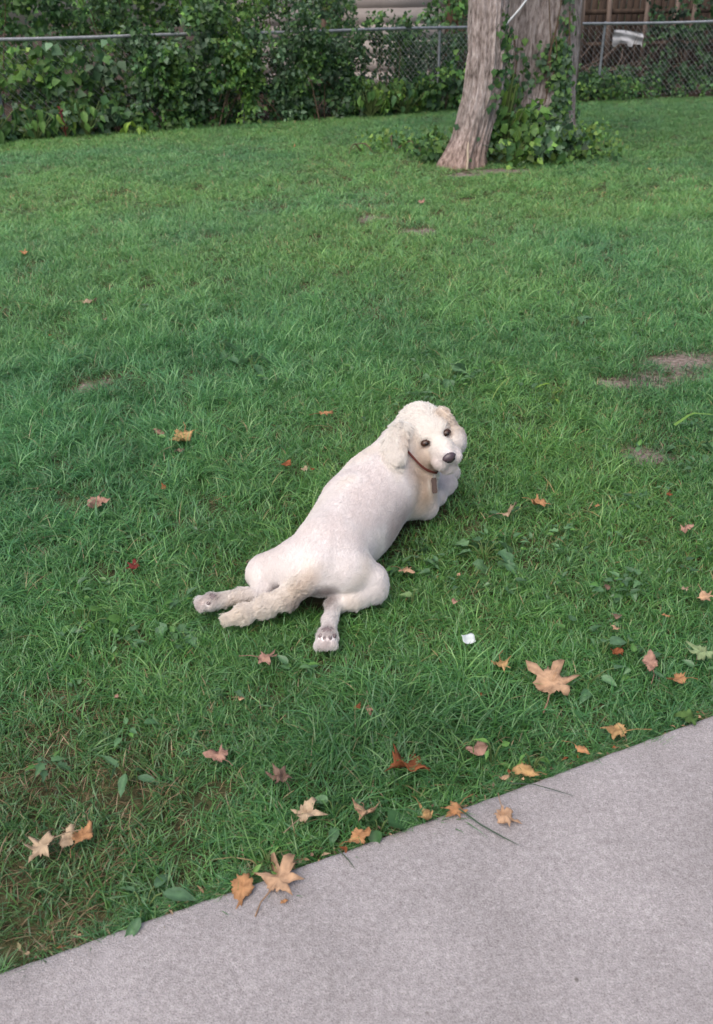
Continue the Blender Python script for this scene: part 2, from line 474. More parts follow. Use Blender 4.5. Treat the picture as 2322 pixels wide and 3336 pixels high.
# ================================================================== chain link fence
m_galv = simple_mat('galvanised_steel', [(0.3, (0.20, 0.21, 0.225)), (0.7, (0.36, 0.375, 0.395))], 14, rough=0.5, metallic=0.4)
m_wire = simple_mat('galvanised_wire', [(0.3, (0.42, 0.43, 0.42)), (0.7, (0.58, 0.59, 0.58))], 20, rough=0.6, metallic=0.1)
FX0, FXC, FX1 = -8.6, 4.25, 10.5
fence = empty('chain_link_fence', (0, float(fence_y(0.0)), SOIL))
tag(fence, 'galvanised chain-link fence with a tubular top rail along the back of the lawn', 'fence')
fo_ = np.array([0, float(fence_y(0.0)), SOIL])
RZ = 1.245
def fpt(x, z): return np.array([x, float(fence_y(x)), z])
for (xa, xb) in ((FX0, FXC), (FXC, FX1)):
    xx = np.linspace(xa, xb, 40)
    sag = 0.006 * np.sin(xx * 1.9)
    mb = MB(); mb.tube(np.array([fpt(x, RZ + s_) for x, s_ in zip(xx, sag)]) - fo_, 0.025, 10); mb.build('top_rail', m_galv, fence, smooth=True)
for x in (-8.3, -5.0, -1.72, 1.57, 4.75, 7.95):
    mb = MB()
    b_ = fpt(x, 0) + np.array([0, 0.035, 0])
    mb.tube(np.array([b_ + [0, 0, -0.3], b_ + [0, 0, 0.6], b_ + [0, 0, 1.215]]) - fo_, 0.024, 10)
    po = mb.build('post', m_galv, fence, smooth=True)
    mb = MB(); mb.tube(np.array([b_ + [0, 0, 1.205], b_ + [0, 0, 1.235], b_ + [0, -0.02, 1.275]]) - fo_, [0.029, 0.031, 0.016], 10); mb.build('rail_cap', m_galv, po, smooth=True)
def chainlink(xa, xb, dia=0.100, z0=0.03, z1=1.232, rad=0.0030):
    A = fpt(xa, 0); B = fpt(xb, 0); Ln = np.linalg.norm((B - A)[:2]); u = (B - A) / Ln; nv = np.array([u[1], -u[0], 0])
    h = dia / 2
    rows = int((z1 - z0) / h); V = []; F = []
    nw = int(Ln / h)
    th = np.array([0, 2.094, 4.189])
    for w_ in range(nw):
        odd = (np.arange(rows + 1) + w_) % 2 == 0
        s = w_ * h + np.where(odd, 0.0, h * 1.03)
        zz_ = z0 + np.arange(rows + 1) * h
        dep = np.where(odd, 0.003, -0.003)
        p = A + u * s[:, None] + nv * (dep - 0.024)[:, None] + np.array([0, 0, 1.0]) * zz_[:, None] + np.array([0, 0, 1]) * (0.004 * math.sin(w_ * .7))
        ring = p[:, None] + rad * (np.cos(th)[None, :, None] * np.array([0, 0, 1.0]) * 0.75 + np.cos(th)[None, :, None] * u * 0.65 + np.sin(th)[None, :, None] * nv)
        b0 = len(V) * 3 * (rows + 1)
        V.append(ring.reshape(-1, 3))
        i_ = b0 + np.arange(rows)[:, None] * 3 + np.arange(3)[None]
        j_ = b0 + np.arange(rows)[:, None] * 3 + (np.arange(3)[None] + 1) % 3
        F.append(np.stack([i_, j_, j_ + 3, i_ + 3], -1).reshape(-1, 4))
    return np.vstack(V) - fo_, np.vstack(F)
for (xa, xb) in ((FX0, FXC), (FXC, FX1)):
    V, F = chainlink(xa, xb)
    link('wire_mesh', mesh_np('wire_mesh', V, F), m_wire, fence)

# weathered corner post where the fence turns
mb = MB()
zz_ = np.linspace(-0.3, 2.15, 14)
mb.tube(np.stack([4.22 + 0.012 * np.sin(zz_ * 3), 17.86 + 0 * zz_, zz_], 1) - np.array([4.22, 17.86, SOIL]), 0.062 + 0.006 * np.sin(zz_ * 7), 9)
cp = mb.build('corner_post', m_stake); cp.location = (4.22, 17.86, SOIL)
tag(cp, 'weathered round wooden post where the chain-link fence turns', 'post')

# crumpled white plastic behind the fence, right of the tree
m_plast = simple_mat('white_plastic', [(0.3, (0.42, 0.42, 0.43)), (0.7, (0.56, 0.56, 0.58))], 6, rough=0.5, bump=0.4)
gx, gz_ = np.meshgrid(np.linspace(0, 1, 22), np.linspace(0, 1, 14), indexing='ij')
rp_ = np.random.default_rng(3)
wx = 5.50 + gx * 0.62; wz = 0.84 + gz_ * (0.26 - 0.05 * gx) + 0.015 * np.sin(gx * 5) - 0.05 * (gz_ < 0.2) * (np.sin(gx * 13) > 0.2)
wy = 20.2 + 0.03 * np.sin(gx * 9 + gz_ * 4) + 0.02 * np.cos(gz_ * 11 + gx * 3)
Vw = np.stack([wx, wy, wz], -1).reshape(-1, 3); Vw2 = Vw + np.array([0, 0.012, 0])
ii = np.arange(22 * 14).reshape(22, 14)
Fq = np.stack([ii[:-1, :-1], ii[1:, :-1], ii[1:, 1:], ii[:-1, 1:]], -1).reshape(-1, 4)
rim = np.concatenate([ii[:, 0], ii[-1, 1:], ii[::-1, -1][1:], ii[0, ::-1][1:-1]])
Fr = np.stack([rim, np.roll(rim, -1), np.roll(rim, -1) + 308, rim + 308], 1)
wp = link('plastic_sheet', mesh_np('plastic_sheet', np.vstack([Vw, Vw2]) - np.array([5.5, 20.2, 0.8]), np.vstack([Fq, Fq[:, ::-1] + 308, Fr])), m_plast, loc=(5.5, 20.2, 0.8))
tag(wp, 'crumpled white plastic sheet lying on the brush pile behind the fence', 'plastic sheet')

# brush pile
bpile = empty('brush_pile', (5.6, 20.0, SOIL)); tag(bpile, 'pile of bare brown branches under the white plastic sheet', 'brush pile')
for k in range(46):
    x0 = rs.uniform(4.7, 6.6); y0 = rs.uniform(19.5, 20.5)
    ln = rs.uniform(0.7, 1.5); a_ = rs.normal(0.75, 0.45)
    p0 = np.array([x0 - ln * math.cos(a_) / 2, y0, SOIL + rs.uniform(0, 0.25)])
    p1 = p0 + ln * np.array([math.cos(a_), rs.normal(0, 0.2), abs(math.sin(a_)) * 0.8])
    tt = np.linspace(0, 1, 5)[:, None]
    pts = p0 * (1 - tt) + p1 * tt + rs.normal(0, 0.025, (5, 3)) - np.array([5.6, 20.0, SOIL])
    mb = MB(); mb.tube(pts, np.linspace(0.022, 0.007, 5) * rs.uniform(0.5, 1.1), 5); mb.build('branch', m_stake if k % 2 else m_dark, bpile)

# ================================================================== the tree with two trunks
m_bark, t = new_mat('bark')
_o = N(t, 'ShaderNodeOutputMaterial'); _b = N(t, 'ShaderNodeBsdfPrincipled')
tc = N(t, 'ShaderNodeTexCoord'); mp = N(t, 'ShaderNodeMapping'); mp.inputs['Scale'].default_value = (1, 1, 0.20)
t.links.new(tc.outputs['Object'], mp.inputs[0])
na = N(t, 'ShaderNodeTexNoise', i_Scale=34.0, i_Detail=7.0, i_Roughness=0.65); nb = N(t, 'ShaderNodeTexNoise', i_Scale=5.0, i_Detail=4.0)
t.links.new(mp.outputs[0], na.inputs['Vector']); t.links.new(tc.outputs['Object'], nb.inputs['Vector'])
c = ramp(t, na.outputs[0], [(0.30, (0.085, 0.064, 0.056)), (0.48, (0.285, 0.240, 0.222)), (0.68, (0.470, 0.415, 0.395))]).outputs[0]
c = mix(t, 'MULTIPLY', 1.0, c, ramp(t, nb.outputs[0], [(0.3, (0.80, 0.78, 0.76)), (0.7, (1.12, 1.10, 1.10))]).outputs[0])
at = N(t, 'ShaderNodeAttribute', attribute_name='tint')
c = mix(t, 'MULTIPLY', 1.0, c, at.outputs['Color'])
t.links.new(c, _b.inputs['Base Color']); _b.inputs['Roughness'].default_value = 0.95; _b.inputs['Specular IOR Level'].default_value = 0.1
bp = N(t, 'ShaderNodeBump', i_Strength=1.0, i_Distance=0.03); t.links.new(na.outputs[0], bp.inputs['Height']); t.links.new(bp.outputs[0], _b.inputs['Normal'])
t.links.new(_b.outputs[0], _o.inputs[0])

tree = empty('tree', (1.75, 10.7, SOIL))
tag(tree, 'old twin-trunked tree with furrowed pinkish grey bark and ivy, in front of the fence', 'tree')
to_ = np.array([1.75, 10.7, SOIL])
def trunk(ctrs, rads, seed, lobes=0.06, flare=(), nseg=120, nrow=110, ztop=5.5):
    ctrs = np.array(ctrs, float)
    z = np.concatenate([np.linspace(-0.25, 2.0, int(nrow * .8)), np.linspace(2.05, ztop, nrow - int(nrow * .8))])
    cx = np.interp(z, ctrs[:, 2], ctrs[:, 0]); cy = np.interp(z, ctrs[:, 2], ctrs[:, 1]); r = np.interp(z, ctrs[:, 2], rads)
    th = np.linspace(0, 2 * np.pi, nseg, endpoint=False)
    T, Z = np.meshgrid(th, z)
    ridge = np.array([noise.noise(Vector((math.cos(a) * 7 + seed, math.sin(a) * 7, zz * 1.1))) for a, zz in zip(T.ravel(), Z.ravel())]).reshape(T.shape)
    ridge2 = np.array([noise.noise(Vector((math.cos(a) * 19 + seed, math.sin(a) * 19, zz * 2.6))) for a, zz in zip(T.ravel(), Z.ravel())]).reshape(T.shape)
    lob = np.array([noise.noise(Vector((math.cos(a) * 1.3 + seed * 2, math.sin(a) * 1.3, zz * .35))) for a, zz in zip(T.ravel(), Z.ravel())]).reshape(T.shape)
    R = r[:, None] * (1 + lobes * lob * 2) + 0.024 * np.abs(ridge) ** 0.7 * np.sign(ridge) + 0.016 * ridge2
    for (a, amt, hgt, wd) in flare:
        dd = np.abs((T - a + np.pi) % (2 * np.pi) - np.pi)
        R += amt * np.exp(-np.clip(Z, 0, 9) / hgt) * np.exp(-(dd / wd) ** 2)
    X = cx[:, None] + R * np.cos(T); Y_ = cy[:, None] + R * np.sin(T)
    V = np.stack([X, Y_, Z], -1).reshape(-1, 3) - to_
    ii = np.arange(len(z) * nseg).reshape(len(z), nseg)
    F = np.stack([ii[:-1], np.roll(ii, -1, 1)[:-1], np.roll(ii, -1, 1)[1:], ii[1:]], -1).reshape(-1, 4)
    low = np.clip(1 - (Z - 0.0) / 0.45, 0, 1).ravel()[:, None]
    tint = (1 - 0.55 * low) * np.ones(3) + 0.55 * low * np.array([0.95, 0.70, 0.58])       # reddish bark at the foot
    tint = tint * (1 + 0.25 * np.clip(ridge + ridge2, -1, 1).ravel()[:, None])
    return V, F, tint
A_ = [(1.23, 10.36, -0.3), (1.25, 10.38, 0.04), (1.33, 10.42, 0.26), (1.465, 10.52, 0.68), (1.515, 10.62, 1.09), (1.53, 10.78, 1.6), (1.62, 11.0, 2.4), (1.9, 11.5, 5.5)]
V1, F1, c1_ = trunk([(a + 0.035 - 0.02 * c, b, c) for a, b, c in A_], [0.25, 0.225, 0.205, 0.22, 0.205, 0.21, 0.20, 0.15], 3.0, 0.03, [(3.5, 0.10, 0.13, 0.5), (4.6, 0.07, 0.16, 0.5), (5.6, 0.06, 0.2, 0.4), (0.5, 0.1, 0.2, 0.5)])
o = link('trunk', mesh_np('trunk', V1, F1, c1_, smooth=True), m_bark, tree)
B_ = [(2.36, 11.66, -0.3), (2.36, 11.66, 0.05), (2.34, 11.68, 0.6), (2.33, 11.72, 1.04), (2.33, 11.82, 1.6), (2.36, 12.0, 2.6), (2.5, 12.4, 5.5)]
V2, F2, c2_ = trunk(B_, [0.52, 0.50, 0.47, 0.465, 0.455, 0.43, 0.3], 11.0, 0.10, [(4.4, 0.10, 0.25, 0.5), (5.4, 0.14, 0.25, 0.5), (3.6, 0.1, 0.2, 0.5)], nseg=150)
link('trunk', mesh_np('trunk', V2, F2, c2_, smooth=True), m_bark, tree)
# crown out of view overhead, added to shade the far lawn: limbs, leaf clumps
rt_ = np.random.default_rng(21)
mb = MB()
tips = []
for k in range(16):
    b_ = np.array([1.9, 11.5, 5.3]) if k % 2 else np.array([2.4, 12.4, 5.3])
    a_ = k * 2.4 + rt_.normal(0, .3); ln = rt_.uniform(2.0, 3.6)
    e_ = b_ + np.array([math.cos(a_) * ln, math.sin(a_) * ln, rt_.uniform(0.8, 3.0)])
    tt = np.linspace(0, 1, 7)[:, None]
    mb.tube(b_ * (1 - tt) + e_ * tt + np.array([0, 0, 0.5]) * np.sin(tt * 3.14) - to_, np.linspace(0.11, 0.025, 7), 7)
    tips += [b_ + (e_ - b_) * q for q in (0.55, 0.8, 1.0)]
mb.build('limbs', m_bark, tree, smooth=True)
tips = np.array(tips)
n_ = 9000
P_ = tips[rt_.integers(len(tips), size=n_)] + rt_.normal(0, 0.62, (n_, 3)) * np.array([1, 1, 0.6])
col = np.array([(PAL_MID + PAL_DARK)[i] for i in rt_.integers(8, size=n_)])
V, F, c_ = leaf_batch(P_ - to_, rdir(rt_, n_) + np.array([0, 0, -.5]), rdir(rt_, n_) + np.array([0, 0, 1.0]), rt_.uniform(0.12, 0.2, n_), rt_.uniform(0.10, 0.16, n_), col, rt_)
cr = link('crown', mesh_np('crown', V, F, c_), m_leaf, tree); cr['kind'] = 'stuff'

# ivy on the thick trunk (leaves sit on the bark), thinner on the other
def ivy_on(Vt, keep, n, L, seed, pals):
    rng = np.random.default_rng(seed)
    W_ = Vt + to_
    ctr = np.array([W_[:, 0].mean(), W_[:, 1].mean()])
    ok = np.array([keep(p) for p in W_])
    idx = rng.choice(np.where(ok > 0)[0], n, p=ok[ok > 0] / ok.sum())
    P_ = W_[idx] + rng.normal(0, 0.02, (n, 3))
    nm = P_.copy(); nm[:, :2] -= ctr; nm[:, 2] = 0; nm = unit(unit(nm) + np.array([0, 0, 0.35]) + rng.normal(0, 0.35, (n, 3)))
    ax = unit(rng.normal(0, 0.5, (n, 3)) + np.array([0, 0, -1.0]))
    P_ = P_ + nm * rng.uniform(0.01, 0.06, n)[:, None]
    col = np.array([pals[i] for i in rng.integers(len(pals), size=n)]) * rng.uniform(0.7, 1.3, n)[:, None]
    s_ = rng.uniform(0.6, 1.3, n)
    return P_, ax, nm, L * s_, L * 0.85 * s_, col
def keep2(p):
    if p[2] < 0.05 or p[2] > 2.2 or p[1] > 11.75: return 0
    v = noise.noise(Vector((p[0] * 3.4, p[1] * 3.4, p[2] * 1.5))) + 0.02 + (0.12 + 0.43 * (p[2] < 0.8)) * (2.06 - p[0] > 0) + 0.30 * (p[2] < 0.55) + 0.16 * (p[2] < 1.3) - 0.5 * (p[0] > 2.62) + 0.25 * (abs(p[0] - 2.52) < 0.08)
    return max(v, 0.0) ** 1.5
def keep1(p):
    if p[2] < 0.05 or p[2] > 2.0 or p[1] > 10.75: return 0
    return 1.0 if (p[0] - np.interp(p[2], [0, 0.7, 1.6], [1.22, 1.41, 1.52])) > 0.13 and noise.noise(Vector(p * 3.0)) > -0.1 else (0.25 if noise.noise(Vector(p * 2.2) + Vector((5, 5, 5))) > 0.33 else 0.0)
rng = np.random.default_rng(31)
q1 = ivy_on(V2, keep2, 1500, 0.080, 41, PAL_GREY + PAL_MID + PAL_LIGHT[:2])
q2 = ivy_on(V1, keep1, 240, 0.075, 42, PAL_MID + PAL_DARK)
ivy = empty('ivy', (2.2, 11.2, SOIL)); tag(ivy, 'ivy climbing the thicker of the two trunks of the old tree', 'ivy')
io = np.array([2.2, 11.2, SOIL])
q = [np.concatenate([a, b]) for a, b in zip(q1, q2)]
V, F, c_ = leaf_batch(q[0] - io, q[1], q[2], q[3], q[4], q[5], rng)
f_ = link('foliage', mesh_np('foliage', V, F, c_), m_leaf, ivy); f_['kind'] = 'stuff'
for k in range(7):
    x_ = rng.uniform(1.9, 2.6); tt = np.linspace(0, 1, 12)
    pts = np.stack([x_ + 0.05 * np.sin(tt * 7 + k), 11.72 - np.sqrt(np.clip(0.49 ** 2 - (x_ + 0.05 * np.sin(tt * 7 + k) - 2.34) ** 2, 0.01, 1)) - 0.01, SOIL + tt * rng.uniform(1.2, 2.2)], 1)
    mb = MB(); mb.tube(pts - io, 0.007, 5); mb.build('stem', m_stem, ivy)

# white rod leaning between the trunks, pale dead stick at the foot
m_rod = simple_mat('white_rod', [(0.3, (0.55, 0.56, 0.57)), (0.7, (0.68, 0.69, 0.70))], 20, rough=0.5)
mb = MB(); mb.tube(np.array([(1.70, 10.56, 1.36), (1.84, 10.58, 1.50), (2.05, 10.62, 1.76), (2.35, 10.7, 2.16)]) - np.array([1.70, 10.56, 1.36]), 0.011, 7)
rod = mb.build('rod', m_rod); rod.location = (1.70, 10.56, 1.36); tag(rod, 'thin white rod slanting up from the fork of the old tree', 'rod')
m_pale = simple_mat('dead_wood', [(0.3, (0.42, 0.33, 0.24)), (0.7, (0.56, 0.46, 0.35))], 20, bump=0.3, stretch=(3, 3, 0.5))
mb = MB(); mb.tube(np.array([(0, 0, 0), (0.008, 0.01, 0.10), (0.003, 0.03, 0.20), (0.01, 0.05, 0.27)]), [0.011, 0.013, 0.012, 0.008], 7)
st = mb.build('stick', m_pale); st.location = (1.29, 10.06, SOIL + 0.01); tag(st, 'pale dead stick propped against the foot of the leaning trunk', 'stick')

# ================================================================== thickets, vines and plants along the fence
shrub('tall dark thicket behind the fence, where the top rail is brightest', along(-7.8, -4.4, 0.35, 1.7, 0.0, 2.9), 1300, 12, 0.100, 0.070, [PAL_DARK, PAL_MID, PAL_MID, PAL_LIGHT], 101, stems=10, base=(-6.0, 13.9))
shrub('broad dark green thicket that buries the rail, with maple-like leaves', along(-4.5, -2.0, 0.25, 1.6, 0.0, 2.9), 1500, 12, 0.095, 0.065, [PAL_DARK, PAL_MID, PAL_LIGHT, PAL_MID], 102, stems=10, base=(-3.2, 15.2))
shrub('thicket with greyish leaves reaching up in front of the beige house', along(-2.1, 0.1, 0.1, 1.6, 0.0, 2.2, ztop=lambda x: 2.5 - 0.55 * max(0, x + 1.4)), 1050, 12, 0.085, 0.055, [PAL_DARK, PAL_GREY, PAL_MID, PAL_LIGHT], 103, stems=10, base=(-1.0, 16.4))
shrub('leafy mass spilling over the fence onto the lawn below the thicket', along(-3.15, -1.5, -0.42, 0.05, 0.0, 1.7, ztop=lambda x: 1.45 + 0.35 * math.sin(x * 5.1), pw=0.9), 640, 11, 0.10, 0.07, [PAL_DARK, PAL_GREY, PAL_MID, PAL_MID, PAL_LIGHT], 104, stems=14, base=(-2.3, 14.6))
shrub('dark bush hugging the fence, its top level with the rail', along(-1.55, 0.25, -0.36, 0.05, 0.0, 1.35, ztop=lambda x: 1.35 - 0.55 * max(0, x + 0.4) + 0.22 * math.sin(x * 7.0)), 640, 11, 0.09, 0.06, [PAL_DARK, PAL_GREY, PAL_MID, PAL_MID], 105, stems=12, base=(-0.6, 15.4))
shrub('low tangle of dull vines at the foot of the open chain-link', along(-5.6, -3.1, -0.34, 0.0, 0.0, 0.30), 130, 8, 0.12, 0.10, [PAL_MID, PAL_DARK, PAL_GREY], 106, stems=4, base=(-4.2, 13.8))
shrub('yellow-green vine with broad lobed leaves climbing the end of the fence', along(-5.7, -4.35, -0.12, 0.02, 0.55, 1.15), 34, 5, 0.17, 0.16, [PAL_LIGHT], 107, cat='vine', name='vine', stems=5, base=(-4.9, 13.45))
shrub('sparse heart-leaved vine on the open chain-link mesh', along(-4.45, -3.0, -0.08, 0.04, 0.25, 1.2), 62, 5, 0.14, 0.13, [PAL_MID, PAL_GREY, PAL_DARK], 108, cat='vine', name='vine', stems=6, base=(-3.8, 14.0))
shrub('bush behind the fence in front of the beige siding', along(0.75, 2.3, 0.5, 1.4, 0.0, 1.75, ztop=lambda x: 1.15 + 0.85 * max(0, min(1, (x - 1.0) / 0.8)), pw=0.8), 230, 8, 0.10, 0.075, [PAL_MID, PAL_MID, PAL_GREY], 109, stems=6, base=(1.5, 17.6))
shrub('sprays of leaves lying along the top rail before the siding', along(0.0, 1.1, 0.1, 0.5, 1.10, 1.45), 46, 8, 0.09, 0.07, [PAL_DARK, PAL_MID], 110, stems=5, base=(0.5, 16.4))
shrub('green plants crowding the fence foot beside the leaning trunk', along(0.3, 2.6, -0.42, -0.05, 0.0, 0.72, ztop=lambda x: 0.34 + 0.30 * max(0, min(1, (x - 0.2) / 1.6))), 190, 8, 0.115, 0.09, [PAL_MID, PAL_DARK, PAL_LIGHT], 111, stems=5, base=(1.4, 16.4))
shrub('dark weedy plants behind the mesh below the beige siding', along(0.1, 2.8, 0.25, 1.3, 0.0, 1.12), 330, 9, 0.09, 0.065, [PAL_DARK, PAL_DARK, PAL_GREY], 112, stems=4, base=(1.5, 17.0))
shrub('low bright weeds between the tree and the silver fence post', along(3.5, 5.4, -0.55, 0.05, 0.0, 0.5, ztop=lambda x: 0.42 - 0.12 * max(0, x - 4.6)), 130, 8, 0.095, 0.075, [PAL_MID, PAL_LIGHT, PAL_DARK], 113, stems=3, base=(4.4, 17.6))
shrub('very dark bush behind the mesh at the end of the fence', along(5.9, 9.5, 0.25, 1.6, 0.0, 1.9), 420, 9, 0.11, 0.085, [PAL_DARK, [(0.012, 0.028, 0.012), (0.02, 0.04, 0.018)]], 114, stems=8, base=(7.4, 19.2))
shrub('small green plants on the mulch under the dark bush', along(5.0, 8.2, -0.42, 0.0, 0.0, 0.26), 60, 7, 0.085, 0.065, [PAL_MID, PAL_DARK], 115, stems=2, base=(6.5, 18.1))
shrub('dark creepers at the foot of the timber frame', along(4.3, 6.2, 0.3, 1.2, 0.0, 0.5), 110, 8, 0.09, 0.07, [PAL_DARK, PAL_DARK, PAL_MID], 116, stems=3, base=(5.2, 18.8))
shrub('tall background foliage above the timber frame', blob((7.6, 24.6, 2.3), (3.4, 1.2, 2.3)), 420, 9, 0.15, 0.12, [PAL_DARK, PAL_MID], 117, stems=6, base=(7.6, 24.6))
shrub('tall hedge trees far behind the thicket', blob((-6.5, 19.5, 2.2), (5.5, 1.5, 2.4)), 700, 9, 0.17, 0.14, [PAL_DARK, PAL_MID], 122, stems=8, base=(-6.5, 19.5))
shrub('mixed bush of heart-shaped leaves around the foot of the old tree', blob((1.98, 10.72, 0.12), (0.72, 0.62, 0.42)), 250, 7, 0.105, 0.085, [PAL_MID, PAL_LIGHT, PAL_LIGHT, PAL_GREY], 118, stems=6, base=(2.0, 11.0))
shrub('fine-leaved weeds at the outer side of the thicker trunk', blob((2.72, 10.8, 0.05), (0.46, 0.45, 0.30)), 85, 7, 0.085, 0.06, [PAL_LIGHT, PAL_MID], 119, stems=3, base=(2.7, 11.0))
shrub('creeper with rounded leaves sprawling thinly over the lawn before the leaning trunk', blob((0.55, 11.7, 0.0), (0.80, 1.0, 0.20)), 60, 6, 0.08, 0.065, [PAL_LIGHT, PAL_MID, PAL_LIGHT], 120, stems=4, base=(0.6, 11.6), cat='creeper', name='creeper')
shrub('clump of bushy leaves tucked against the foot of the leaning trunk', blob((0.96, 10.80, 0.06), (0.22, 0.32, 0.26)), 34, 7, 0.095, 0.08, [PAL_MID, PAL_DARK], 121, stems=3, base=(0.98, 10.75))

# plants whose leaves can be told apart: each leaf a part
def outline_leaf(L, W, kind, seed, cup=0.1):
    """flat-ish leaf mesh along +Y from the origin; kind: 'oval', 'heart', 'lobed', 'lance'"""
    rng = np.random.default_rng(seed)
    t = np.linspace(0, 1, 9)
    if kind == 'heart': w = np.sin(np.pi * t ** 0.55) * (1 - 0.25 * t)
    elif kind == 'lance': w = np.sin(np.pi * t ** 0.8) * 0.95
    elif kind == 'lobed': w = np.sin(np.pi * t ** 0.6) * (1 + 0.35 * np.sin(t * 17))
    else: w = np.sin(np.pi * t ** 0.75)
    w = np.clip(w, 0, 2) * W / 2
    y = t * L
    if kind == 'heart': y = y - 0.10 * L * np.exp(-((t - 0.12) / 0.1) ** 2)
    V = []
    for a, b in zip(y, w):
        zc = -cup * L * (a / L) ** 2
        V += [(-b, a, zc + b * 0.35), (-b * 0.5, a, zc + b * 0.10), (0, a, zc), (b * 0.5, a, zc + b * 0.10), (b, a, zc + b * 0.35)]
    V = np.array(V) + rng.normal(0, 0.012 * L, (45, 3)) * np.array([0.6, 0.6, 1])
    F = np.array([[r * 5 + c, r * 5 + c + 1, r * 5 + c + 6, r * 5 + c + 5] for r in range(8) for c in range(4)])
    return V, F

def big_leaf_mesh(name, L, W, kind, seed, col, cup=0.15):
    V, F = outline_leaf(L, W, kind, seed, cup)
    rng = np.random.default_rng(seed)
    mid = np.abs(V[:, 0]) < 0.15 * W
    c = np.array(col)[None] * (1 + rng.normal(0, 0.06, (45, 1))) * np.where(mid, 1.22, 1.0)[:, None]
    return mesh_np(name, V, F, c, smooth=True)

def leafy(label, name, cat, loc, leaves, kind, L, W, pal, seed, height=0.3, arch=0.5, stem=True, group=None, variants=4, spread=0.06, droop=0.85):
    """a plant of separate leaves on stalks from one foot"""
    rng = np.random.default_rng(seed)
    root = empty(name, loc); tag(root, label, cat, group)
    mes = [big_leaf_mesh('leaf', L, W, kind, seed * 10 + k, np.array(pal[k % len(pal)]), arch * 0.5) for k in range(variants)]
    for m__ in mes: m__.materials.append(m_leaf)
    for k in range(leaves):
        a = k * 2.4 + rng.normal(0, 0.4)
        hz = height * rng.uniform(0.25, 1.0)
        sp_ = spread * rng.uniform(0.4, 1.3)
        tip = np.array([math.cos(a) * sp_, math.sin(a) * sp_, hz])
        o_ = bpy.data.objects.new('leaf', mes[k % variants]); COL.objects.link(o_); o_.parent = root
        o_.location = tip
        o_.rotation_euler = Euler((rng.normal(-0.15 - droop, 0.35) - arch * 0.4, rng.normal(0, 0.3), a - math.pi / 2 + rng.normal(0, 0.3)), 'XYZ')
        s_ = rng.uniform(0.65, 1.2); o_.scale = (s_, s_, s_)
        if stem:
            mb = MB(); tt = np.linspace(0, 1, 4)[:, None]
            mb.tube(tip * tt * np.array([1, 1, 1]) + np.array([0, 0, 0.02]) * np.sin(tt * 3), [0.0035 * height / 0.3 + 0.001] * 4, 5)
            mb.build('stalk', m_gstem, root)
    return root
fy = lambda x, o: (x, float(fence_y(x)) + o, SOIL)
leafy('rank plant with very large drooping leaves at the end of the fence', 'pokeweed', 'plant', fy(-5.05, -0.45), 26, 'oval', 0.30, 0.15, PAL_MID, 201, 0.75, 0.9, spread=0.30)
leafy('big-leaved weed beside the red berry stalk', 'pokeweed', 'plant', fy(-4.5, -0.45), 22, 'oval', 0.21, 0.11, PAL_MID + PAL_LIGHT[:1], 202, 0.48, 0.8, spread=0.26)
pk = leafy('pokeweed with a dark red berry stalk', 'pokeweed', 'plant', fy(-4.12, -0.50), 9, 'oval', 0.16, 0.08, PAL_LIGHT, 203, 0.36, 0.8, spread=0.14)
m_berry = simple_mat('berry', [(0.3, (0.11, 0.012, 0.028)), (0.7, (0.20, 0.025, 0.03))], 40, rough=0.4)
mb = MB(); mb.tube([(0, 0, 0), (0.01, -0.02, 0.2), (0.0, -0.03, 0.36), (-0.03, -0.05, 0.44), (0.03, -0.07, 0.40)], [0.012, 0.010, 0.009, 0.007, 0.005], 6); mb.build('berry_stalk', m_berry, pk)
mb = MB()
rb_ = np.random.default_rng(8)
for k in range(40):
    p = np.array([rb_.normal(0.005, 0.018), -0.05 + rb_.normal(0, 0.018), rb_.uniform(0.12, 0.44)])
    mb.tube([p + [0, 0, -0.011], p + [0, 0, -0.006], p + [0, 0, 0.006], p + [0, 0, 0.011]], [0.002, 0.010, 0.010, 0.002], 5)
mb.build('berries', m_berry, pk, kind='stuff')
leafy('leafy weed with mid-green leaves under the heart-leaved vine', 'weed', 'plant', fy(-3.85, -0.42), 24, 'oval', 0.15, 0.09, PAL_MID, 204, 0.55, 0.6, spread=0.24)
leafy('bright lime-green seedling standing before the thicket', 'weed', 'plant', fy(-3.2, -0.62), 9, 'oval', 0.17, 0.085, [(0.22, 0.34, 0.05), (0.18, 0.30, 0.05)], 205, 0.20, 0.5, spread=0.12)
leafy('upright yellow-green sapling against the chain-link', 'sapling', 'sapling', fy(0.35, -0.45), 26, 'oval', 0.17, 0.085, PAL_LIGHT, 206, 0.62, 0.6, spread=0.20)
leafy('low dark plant beside the yellow-green sapling', 'weed', 'plant', fy(0.95, -0.48), 24, 'heart', 0.15, 0.12, PAL_MID, 207, 0.50, 0.7, spread=0.26)
leafy('tall light plant with heart-shaped leaves growing between the trunks', 'weed', 'plant', (1.74, 10.62, SOIL), 24, 'heart', 0.16, 0.13, PAL_LIGHT + PAL_MID[2:3], 208, 1.02, 0.8, spread=0.17)
leafy('heart-leaved plant at the front of the bush under the old tree', 'weed', 'plant', (1.78, 10.35, SOIL), 20, 'heart', 0.13, 0.11, PAL_MID + PAL_LIGHT[:2], 209, 0.34, 0.7, spread=0.28)
leafy('broad-leaved plant in the middle of the bush under the old tree', 'weed', 'plant', (2.25, 10.55, SOIL), 22, 'heart', 0.15, 0.12, PAL_LIGHT[:2] + PAL_MID, 210, 0.42, 0.7, spread=0.30)
# ================================================================== the dog
def unit(v): return v / (np.linalg.norm(v, axis=-1, keepdims=True) + 1e-9)

def smin(a, b, k):
    h = np.clip(0.5 + 0.5 * (b - a) / k, 0, 1)
    return b + (a - b) * h - k * h * (1 - h)

